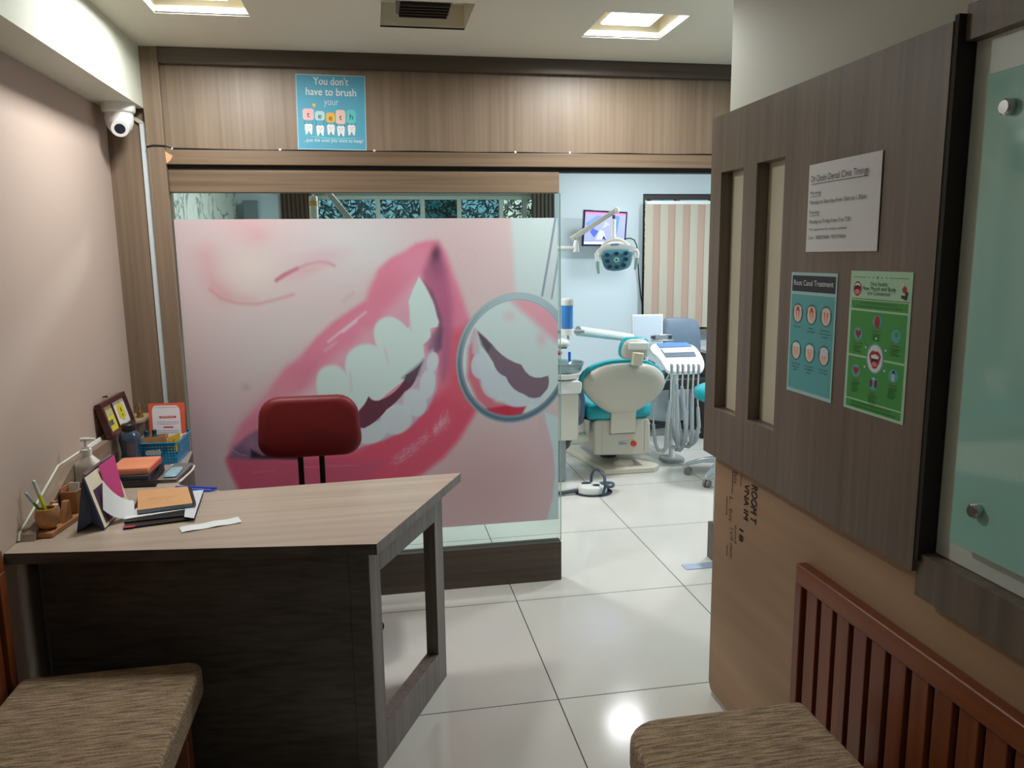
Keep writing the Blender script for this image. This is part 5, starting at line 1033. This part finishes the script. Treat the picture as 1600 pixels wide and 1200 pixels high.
MB().loft([[cS+(p-cS)*k+Vector((0, dy, .0)) for p in SH] for k, dy in ((1, 0), (1.0, .02), (.9, .05), (.6, .065))]).build('lamp_housing', WHITE, t, angle=60)
fc = MB().loft([[cF+(p-cF)*k+Vector((0, dy, 0)) for p in FC] for k, dy in ((.9, -.008), (.98, -.004), (1, .004))]).build('lamp_face', mat('teal_grey_face', (84, 146, 160), .3), t, angle=60)
for x, y in ((785, 885), (930, 862), (1078, 858), (790, 978), (1078, 948), (825, 1068), (935, 1072), (1045, 1045)):
    q = z5(x, y, 4.905); MB().loft([[(q.x+.0165*k*math.cos(a*math.pi/8), q.y+dy, q.z+.0125*k*math.sin(a*math.pi/8)) for a in range(16)] for k, dy in ((.5, -.006), (1, -.004), (1, .0015))]).build('led_lens', mat('dark_lens_blue', (30, 56, 92), .15), t)
q = z5(933, 962, 4.905); MB().tube([(q.x+.014*math.cos(a*math.pi/8), q.y+.0, q.z+.012*math.sin(a*math.pi/8)) for a in range(17)], .0022, 6, False).build('centre_ring', WHITE, t)
MB().extrude([z5(845, 715, 4.905), z5(975, 705, 4.905), z5(965, 735, 4.905), z5(850, 745, 4.905)], (0, .006, 0)).build('switch_panel', mat('grey_switch', (130, 150, 166), .3), t)
for k, pth in enumerate((((620, 850), (622, 900), (638, 980)), ((1230, 800), (1262, 850), (1250, 930)))): MB().tube([z5(x, y, 4.91) for x, y in pth], .0125, 10).build('handle_bracket', WHITE, t)
for pth in (((636, 985), (640, 1080), (655, 1175)), ((1250, 935), (1240, 1020), (1222, 1115))): MB().tube([z5(x, y, 4.91) for x, y in pth], [.0115, .0115, .009], 10).build('handle', mat('sage_handle', (140, 170, 168), .35), t)
# --- wall screen
t = thing('wall_monitor', 'small wall monitor showing blue images behind the operating lamp', 'monitor', (1.9, 6.3, 1.7))
YT = 6.28; c4 = [z5(395, 745, YT), z5(1062, 745, YT), z5(1108, 212, YT), z5(425, 175, YT)]; c4[1] = Vector((c4[2].x-.03, YT, c4[1].z)); c4[1] = z5(1070, 745, YT)
MB().extrude(c4, (0, .035, 0)).build('bezel', mat('glossy_black', (24, 22, 40), .2), t, bevel=.003)
def scr(u, v, h=0): a_ = lerp(c4[0], c4[1], u); d_ = lerp(c4[3], c4[2], u); return lerp(a_, d_, v)+Vector((0, -.0005-h, 0))
b = MB()
def em(n, c, e=.55): return mat('screen_'+n, c, .3, emit=e)
def rq(m, u0, v0, u1, v1, h): b.use(m).quad(scr(u0, v0, h), scr(u1, v0, h), scr(u1, v1, h), scr(u0, v1, h))
rq(em('lilac', (150, 156, 226)), .035, .05, .965, .95, 0); rq(em('taskbar', (206, 204, 236)), .035, .05, .965, .13, .0006); rq(em('pink', (236, 120, 180)), .035, .89, .965, .95, .0006); rq(em('line', (70, 70, 150)), .035, .13, .965, .14, .0007)
for m_, pts in ((em('blue', (76, 96, 190)), [(.16, .40), (.26, .24), (.36, .42), (.22, .5)]), (em('blue2', (110, 140, 216)), [(.05, .62), (.3, .86), (.42, .86), (.12, .5)]), (em('blue'), [(.66, .3), (.80, .3), (.84, .85), (.70, .87)]) if False else (em('blue3', (84, 132, 220)), [(.70, .34), (.78, .34), (.82, .86), (.70, .87)]), (em('pale', (190, 192, 240)), [(.30, .18), (.55, .18), (.48, .42), (.38, .46)]), (em('pale2', (176, 180, 236)), [(.44, .5), (.62, .62), (.5, .7)]), (em('deep', (60, 60, 130)), [(.45, .20), (.55, .17), (.48, .30)])):
    b.use(m_).add([scr(u, v, .0012) for u, v in pts], [tuple(range(len(pts)))])
b.build('screen', None, t, smooth=False)
cT = sum(c4, Vector())/4; MB().tube([cT+Vector((0, .036, -.05)), cT+Vector((-.05, .12, -.05)), cT+Vector((0, .215, -.05))], .018, 10).build('wall_arm', BLACK, t)
MB().box(cT.x-.05, cT.x+.05, 6.487, 6.4995, cT.z-.12, cT.z+.04).build('wall_plate', BLACK, t)
MB().tube([z5(1070, 630, 6.32), z5(1150, 622, 6.35), z5(1210, 650, 6.4), z5(1250, 740, 6.45), ay(998, 430, 6.47), ay(1001, 460, 6.48), ay(1006, 492, 6.48), ay(1008, 540, 6.48)], .005, 8).build('black_cable', BLACK, t)
# --- vertical blinds
t = thing('vertical_blinds', 'cream and pink striped vertical blinds on the far window', 'blinds', (2.8, 6.42, .9))
MB().box(2.318, 3.34, 6.40, 6.44, 1.955, 1.985).build('head_rail', WHITE, t, bevel=.003)
SA, SB = mat('cream_slat', (184, 180, 164), .8), mat('pinkish_slat', (178, 153, 139), .8)
for i in range(15):
    x0 = 2.307+i*.0675
    MB().extrude([(x0, 6.405+.004*(i % 2), .90), (x0+.035, 6.400+.004*(i % 2), .90), (x0+.072, 6.405+.004*(i % 2), .90), (x0+.035, 6.4015+.004*(i % 2), .90)], (0, 0, 1.0545)).build('blind_slat', SA if i % 2 == 0 else SB, t, angle=60)
struct(MB().box(2.30, 3.35, 6.40, 6.4995, .86, .88).build('trim_8', mat('window_sill_brown', (120, 104, 96), .5), smooth=False))
# --- brown curtains at both ends of the big window
for k, (x0, x1, lab, c_) in enumerate(((-.68, -.42, 'gathered dark brown curtain at the veined wall end of the window', (92, 72, 58)), (1.33, 1.52, 'gathered grey-brown curtain at the wide window beside the monitor wall', (118, 108, 104)))):
    n = 60; fr_ = []; 
    for i in range(n+1): u = i/n; fr_.append((lerp(x0, x1, u), 6.44+.018*math.sin(u*(x1-x0)*190)))
    pts = fr_+[(x, y+.003) for x, y in fr_[::-1]]
    o_ = MB().extrude([(x, y, .55) for x, y in pts], (0, 0, 1.50)).build('curtain', mat('curtain_cloth_%d' % k, c_, .85), angle=60); tag(o_, lab, 'curtain')
rl = MB().tube([(-.73, 6.44, 2.062), (1.56, 6.44, 2.062)], .011, 8).build('curtain_rail', mat('dark_rail', (70, 64, 60), .4)); tag(rl, 'dark curtain rail above the wide window', 'curtain rail')
# --- grey box on the left of the window
t = thing('wall_cabinet', 'small grey wall cabinet next to the veined wallpaper', 'cabinet', (-.93, 6.4, 1.4))
q0, q1 = ay(379, 313, 6.38), ay(403, 343, 6.38); MB().box(q0.x, q1.x, 6.38, 6.4995, 1.45, q0.z).build('cabinet_body', mat('blue_grey_cabinet', (112, 128, 132), .5), t, bevel=.003); MB().box(q1.x+.0005, q1.x+.004, 6.39, 6.49, 1.46, q0.z-.01).build('cabinet_side', mat('pale_blue_side', (150, 180, 200), .4), t)
# --- second lamp stand behind the film
t = thing('lamp_stand', 'white lamp stand with an orange band showing above the printed film', 'lamp stand', (-.289, 4.3, 0))
MB().lathe([(.17, 0), (.17, .02), (.03, .03), (.019, .05), (.019, 1.70), (.017, 1.70)], (-.289, 4.3, 0), 20).build('stand_pole', WHITE, t)
MB().lathe([(.021, 1.7005), (.0225, 1.72), (.0225, 1.815)], (-.289, 4.3, 0), 20).build('pole_sleeve', WHITE, t); MB().lathe([(.0228, 1.8155), (.0228, 1.84)], (-.289, 4.3, 0), 20).build('orange_band', mat('orange_band', (232, 176, 88), .5), t); MB().lathe([(.0225, 1.8405), (.021, 1.865), (.010, 1.867)], (-.289, 4.3, 0), 20).build('pole_cap', WHITE, t)
MB().tube([(-.289, 4.3, 1.867), (-.289, 4.3, 1.955)], .006, 8).build('pin', CHROME, t)
MB().extrude([(-.30, 4.285, 1.975), (-.275, 4.285, 1.99), (.03, 4.285, 1.60), (.0, 4.285, 1.585)], (0, .03, 0)).build('arm', mat('grey_arm', (200, 206, 204), .4), t, bevel=.004)
MB().lathe([(.02, -.01), (.05, -.04), (.085, -.07), (.08, -.08)], (.01, 4.3, 1.59), 20).build('lamp_head', WHITE, t)
# --- instrument tray with hanging hoses
z4 = lambda x, y: (1000+x/6.667, 480+y/6.667)
YT4 = lambda v: lerp(5.20, 5.46, (581-v)/48)
def tp(x, y, dz=0): u, v = z4(x, y); return ay(u, v, YT4(v))+Vector((0, 0, dz))
t = thing('instrument_tray', 'white dental instrument tray head with hoses hanging in clear sleeves', 'instrument unit', (2.15, 5.3, 0))
out = chaikin([(105, 400), (150, 375), (330, 362), (500, 375), (580, 405), (640, 490), (675, 580), (660, 625), (630, 655), (520, 662), (300, 668), (265, 630), (200, 520), (110, 450)], 1)
hole = [(215, 442), (540, 427), (588, 520), (270, 530)]
MB().loft([[tp(x, y, dz) for x, y in out] for dz in (-.03, 0)]).build('tray_shell', WHITE, t, bevel=.006, seg=3)
MB().loft([[tp(x, y, dz) for x, y in hole] for dz in (.0062, .007)]).build('tool_recess', mat('recess_grey', (96, 110, 124), .35), t); 
MB().loft([[tp(x, y, dz) for x, y in [(222, 448), (535, 433), (565, 478), (250, 490)]] for dz in (.0072, .012)]).build('recess_bar', mat('pale_bar', (206, 212, 208), .4), t, bevel=.002)
MB().loft([[tp(x, y, dz) for x, y in [(172, 388), (485, 377), (542, 415), (205, 430)]] for dz in (.0062, .0085)]).build('control_panel', mat('blue_panel', (96, 140, 216), .25), t)
HZ = mat('grey_hose', (196, 200, 198), .4); SLV = mat('clear_hose_sleeve', (206, 216, 222), .2, trans=.35)
for i, (x, yb, xb, lo) in enumerate(((325, 0, 20, 0), (388, 0, -20, 0), (440, 0, -50, 0), (500, 0, -30, -10), (552, 0, -15, -5), (605, 0, -20, -15))):
    h = thing; u, v = z4(x, 622); h0_ = ay(u, v, 5.19); hx = h0_.x
    hk_ = MB().tube([h0_+Vector((0, -.006, .02)), h0_+Vector((0, -.014, .0)), h0_+Vector((0, -.012, -.045))], [.010, .012, .009], 10).build('hose_holder', mat('holder_grey', (150, 154, 158), .4), t)
    bot = .12+.02*(i % 3); dx = -.05+.012*i
    P_ = [h0_+Vector((0, -.012, -.046)), Vector((hx-.006, 5.175, .52)), Vector((hx+(-.03, .0, .03, -.01, -.005, .01)[i], 5.17, .30)), Vector((hx+(-.03, .02, .03, -.03, .0, -.01)[i], 5.18, bot+.03))]
    lp_ = [P_[3]+Vector((-.012, .02, -.026)), P_[3]+Vector((-.045, .04, -.024)), P_[3]+Vector((-.062, .06, .03)), P_[3]+Vector((-.07, .08, .16)), Vector((P_[3].x-.06, 5.30, .44)), Vector((2.12+.008*i, 5.33, .66))]
    MB().tube(P_[:2]+[P_[2]], .0065, 8).build('hose', HZ, t, angle=60)
    s0 = P_[1]+Vector((0, 0, (-.02, .10, .08, -.10, .02, -.08)[i])); s0.x = lerp(P_[2].x, P_[1].x, (s0.z-.30)/.22) if s0.z < .52 else s0.x
    MB().tube([s0, P_[2], P_[3]]+lp_[:4 if i % 2 == 0 else 2], [.012, .015, .017, .0165, .015, .013, .012][:3+(4 if i % 2 == 0 else 2)], 10).build('hose_sleeve', SLV, t, angle=60)
    if i % 2 == 0: MB().tube(lp_[3:], .0065, 8).build('hose', HZ, t, angle=60)
MB().tube([(2.17, 5.36, 0.03), (2.17, 5.36, .40), (2.17, 5.36, .72)], .024, 12).build('stand_column', WHITE, t)
MB().loft([[(2.17+p[0], 5.36+p[1], z) for p in rrect(.17, .17, .05)] for z in (0, .03)]).build('stand_base', mat('pale_stand_base', (150, 154, 156), .5), t, bevel=.006)
bt_ = tp(230, 375, .012); MB().box(bt_.x-.07, bt_.x+.09, bt_.y, bt_.y+.06, bt_.z, bt_.z+.012).box(bt_.x-.05, bt_.x+.08, bt_.y+.02, bt_.y+.04, bt_.z+.012, bt_.z+.05).build('tool_bracket', mat('steel_bracket', (180, 186, 190), .25, .7), t, bevel=.003)
for s_ in (-.06, .07): MB().tube([(bt_.x+s_, bt_.y+.012, bt_.z+.03), (bt_.x+s_, bt_.y+.048, bt_.z+.03)], .014, 12).build('bracket_knob', DGREY, t)
# --- white viewer panel
t = thing('viewing_screen', 'white framed light viewer panel behind the headrest', 'viewer', (2.05, 5.6, .86))
v4 = [ay(988, 538, 5.6), ay(1036, 538, 5.6), ay(1036, 491, 5.6), ay(988, 492, 5.6)]
MB().extrude(v4, (0, .02, 0)).build('viewer_frame', WHITE, t, bevel=.003); cV = sum(v4, Vector())/4
MB().extrude([cV+(p-cV)*.88+Vector((0, -.0016, 0)) for p in v4], (0, .001, 0)).build('viewer_surface', mat('bluish_white_face', (214, 226, 240), .25), t)
MB().tube([(cV.x, 5.612, v4[0].z+.005), (cV.x, 5.612, .03)], .012, 8).build('viewer_post', WHITE, t); MB().lathe([(.045, 0), (.045, .02), (.02, .03)], (cV.x, 5.612, 0), 20).build('viewer_base', WHITE, t)
# --- grey office chair beyond
t = thing('visitor_chair', 'blue-grey backed office chair with black seat behind the instrument tray', 'office chair', (2.47, 6.0, 0))
br = chaikin([(1037, 550), (1036, 505), (1040, 497), (1052, 496), (1080, 497), (1090, 502), (1094, 515), (1095, 550), (1092, 560), (1040, 560)], 1); Y9 = lambda v: 5.88
MB().loft([ring_px(br, Y9, .92, -.01), ring_px(br, Y9, 1, 0), ring_px(br, Y9, 1, .02), ring_px(br, Y9, .94, .03)]).build('backrest', mat('blue_grey_vinyl', (104, 122, 140), .4, var=.12, bscale=6), t, angle=60)
MB().loft([[(2.46+p[0]*k, 6.12+p[1]*k, z) for p in rrect(.50, .44, .08)] for z, k in ((.44, .95), (.46, 1), (.52, 1), (.54, .92))]).build('seat', BLACK, t, angle=60)
MB().box(2.33, 2.60, 5.912, 5.935, .50, .80).build('back_shell', BLACK, t, bevel=.008)
for s_ in (-1, 1): MB().tube([(2.46+.24*s_, 6.2, .50), (2.46+.27*s_, 6.2, .60), (2.46+.27*s_, 6.12, .68), (2.46+.27*s_, 5.98, .68), (2.46+.24*s_, 5.905, .66)], .014, 8).build('arm', BLACK, t)
MB().lathe([(.03, .09), (.03, .28), (.02, .28), (.02, .44)], (2.46, 6.12, 0), 14).build('gas_column', BLACK, t)
for k in range(5):
    a = math.radians(40+72*k); e = Vector((2.46+.27*math.cos(a), 6.12+.27*math.sin(a), .05)); MB().tube([(2.46, 6.12, .10), e+Vector((0, 0, .03))], [.022, .014]).build('leg', BLACK, t); MB().tube([e+Vector((-.02*math.sin(a), .02*math.cos(a), -.022)), e+Vector((.02*math.sin(a), -.02*math.cos(a), -.022))], .027, 14).build('caster', BLACK, t)
# --- low dark side table with wooden drawer box
t = thing('side_counter', 'low dark side counter with brown drawer fronts under the blinds', 'counter', (3.1, 6.25, 0))
MB().box(2.78, 3.45, 6.02, 6.38, 0, .70).build('counter_body', mat('dark_brown_carcass', (60, 48, 42), .5), t, bevel=.003); MB().box(2.76, 3.47, 6.0, 6.39, .7005, .73).build('counter_top', mat('pale_counter_top', (206, 206, 204), .4), t, bevel=.003)
for zz in (.10, .40): MB().box(2.80, 3.43, 6.008, 6.0195, zz, zz+.27).build('drawer', W_H, t, bevel=.002)
# --- operator stool
t = thing('operator_stool', 'teal topped stool with chrome star base on casters by the laminate panel edge', 'stool', (2.36, 4.83, 0))
sc_ = Vector((2.36, 4.83, 0)); MB().lathe([(.20, .555), (.232, .57), (.24, .60), (.232, .635), (.19, .655), (.05, .66)], sc_, 32).build('seat', TEAL, t, angle=70); MB().lathe([(.15, .535), (.19, .5545)], sc_, 24).build('seat_pan', CRW, t)
MB().lathe([(.026, .13), (.026, .33), (.017, .33), (.017, .535)], sc_, 16).build('gas_column', CHROME, t)
ST_ = mat('silver_star_base', (176, 186, 192), .25, .7)
for k in range(5):
    a = math.radians(144.2+72*k); u_ = Vector((math.cos(a), math.sin(a), 0)); s_ = Vector((-u_.y, u_.x, 0)); e = sc_+u_*.268
    MB().loft([[c_+s_*w_, c_-s_*w_, c_-s_*w_+Vector((0, 0, h_)), c_+s_*w_+Vector((0, 0, h_))] for c_, w_, h_ in ((sc_+u_*.02+Vector((0, 0, .115)), .024, .045), (sc_+u_*.16+Vector((0, 0, .10)), .018, .034), (e+Vector((0, 0, .068)), .014, .022), (e+u_*.018+Vector((0, 0, .062)), .012, .022))]).build('leg', ST_, t, bevel=.003)
    MB().tube([e+Vector((0, 0, .045)), e+Vector((0, 0, .068))], .007, 8).build('caster_stem', CHROME, t)
    for q in (-1, 1): MB().tube([e+s_*(.005*q)+Vector((0, 0, .026)), e+s_*(.022*q)+Vector((0, 0, .026))], .026, 18).build('caster_wheel', mat('grey_caster', (120, 116, 118), .4), t, bevel=.002)
# --- foot control
fc_ = Vector((1.375, 4.72, 0)); t = thing('foot_control', 'round white foot control with dark pedal and hooped handle on the floor', 'foot control', fc_)
MB().lathe([(.122, 0), (.124, .004), (.122, .010), (.116, .0115)], fc_, 36, 1, .8).build('base_ring', mat('navy_black_rubber', (36, 42, 54), .5), t)
MB().lathe([(.110, .0118), (.108, .045), (.098, .056), (.06, .060), (.01, .061)], fc_+Vector((-.012, 0, 0)), 36, .92, .78).build('body', mat('white_control_body', (216, 218, 214), .35), t, angle=50)
for dx_, dy_, r_ in ((-.045, .02, .034), (.005, -.04, .024)): MB().lathe([(r_, .0600), (r_*.95, .066), (r_*.5, .069)], fc_+Vector((dx_, dy_, .0)), 20, 1, .6).build('button', DGREY, t)
MB().lathe([(.055, .035), (.058, .042), (.058, .055), (.050, .060)], fc_+Vector((.085, .0, 0)), 28, 1, .8).build('pedal_disc', mat('slate_pedal', (70, 82, 98), .35), t)
MB().tube([fc_+Vector(v) for v in ((-.005, .045, .06), (.0, .05, .105), (.012, .045, .135), (.03, .02, .150), (.045, -.02, .145), (.055, -.06, .115), (.05, -.088, .06), (.03, -.102, .012))], .0095, 10).build('handle_hoop', mat('slate_hoop', (56, 68, 84), .3), t, angle=60)
MB().tube([fc_+Vector((-.11, -.01, .025)), fc_+Vector((-.2, -.02, .02)), fc_+Vector((-.42, -.05, .02)), fc_+Vector((-.5, .1, .02))], .0135, 10).build('foot_cable', DGREY, t, angle=60)
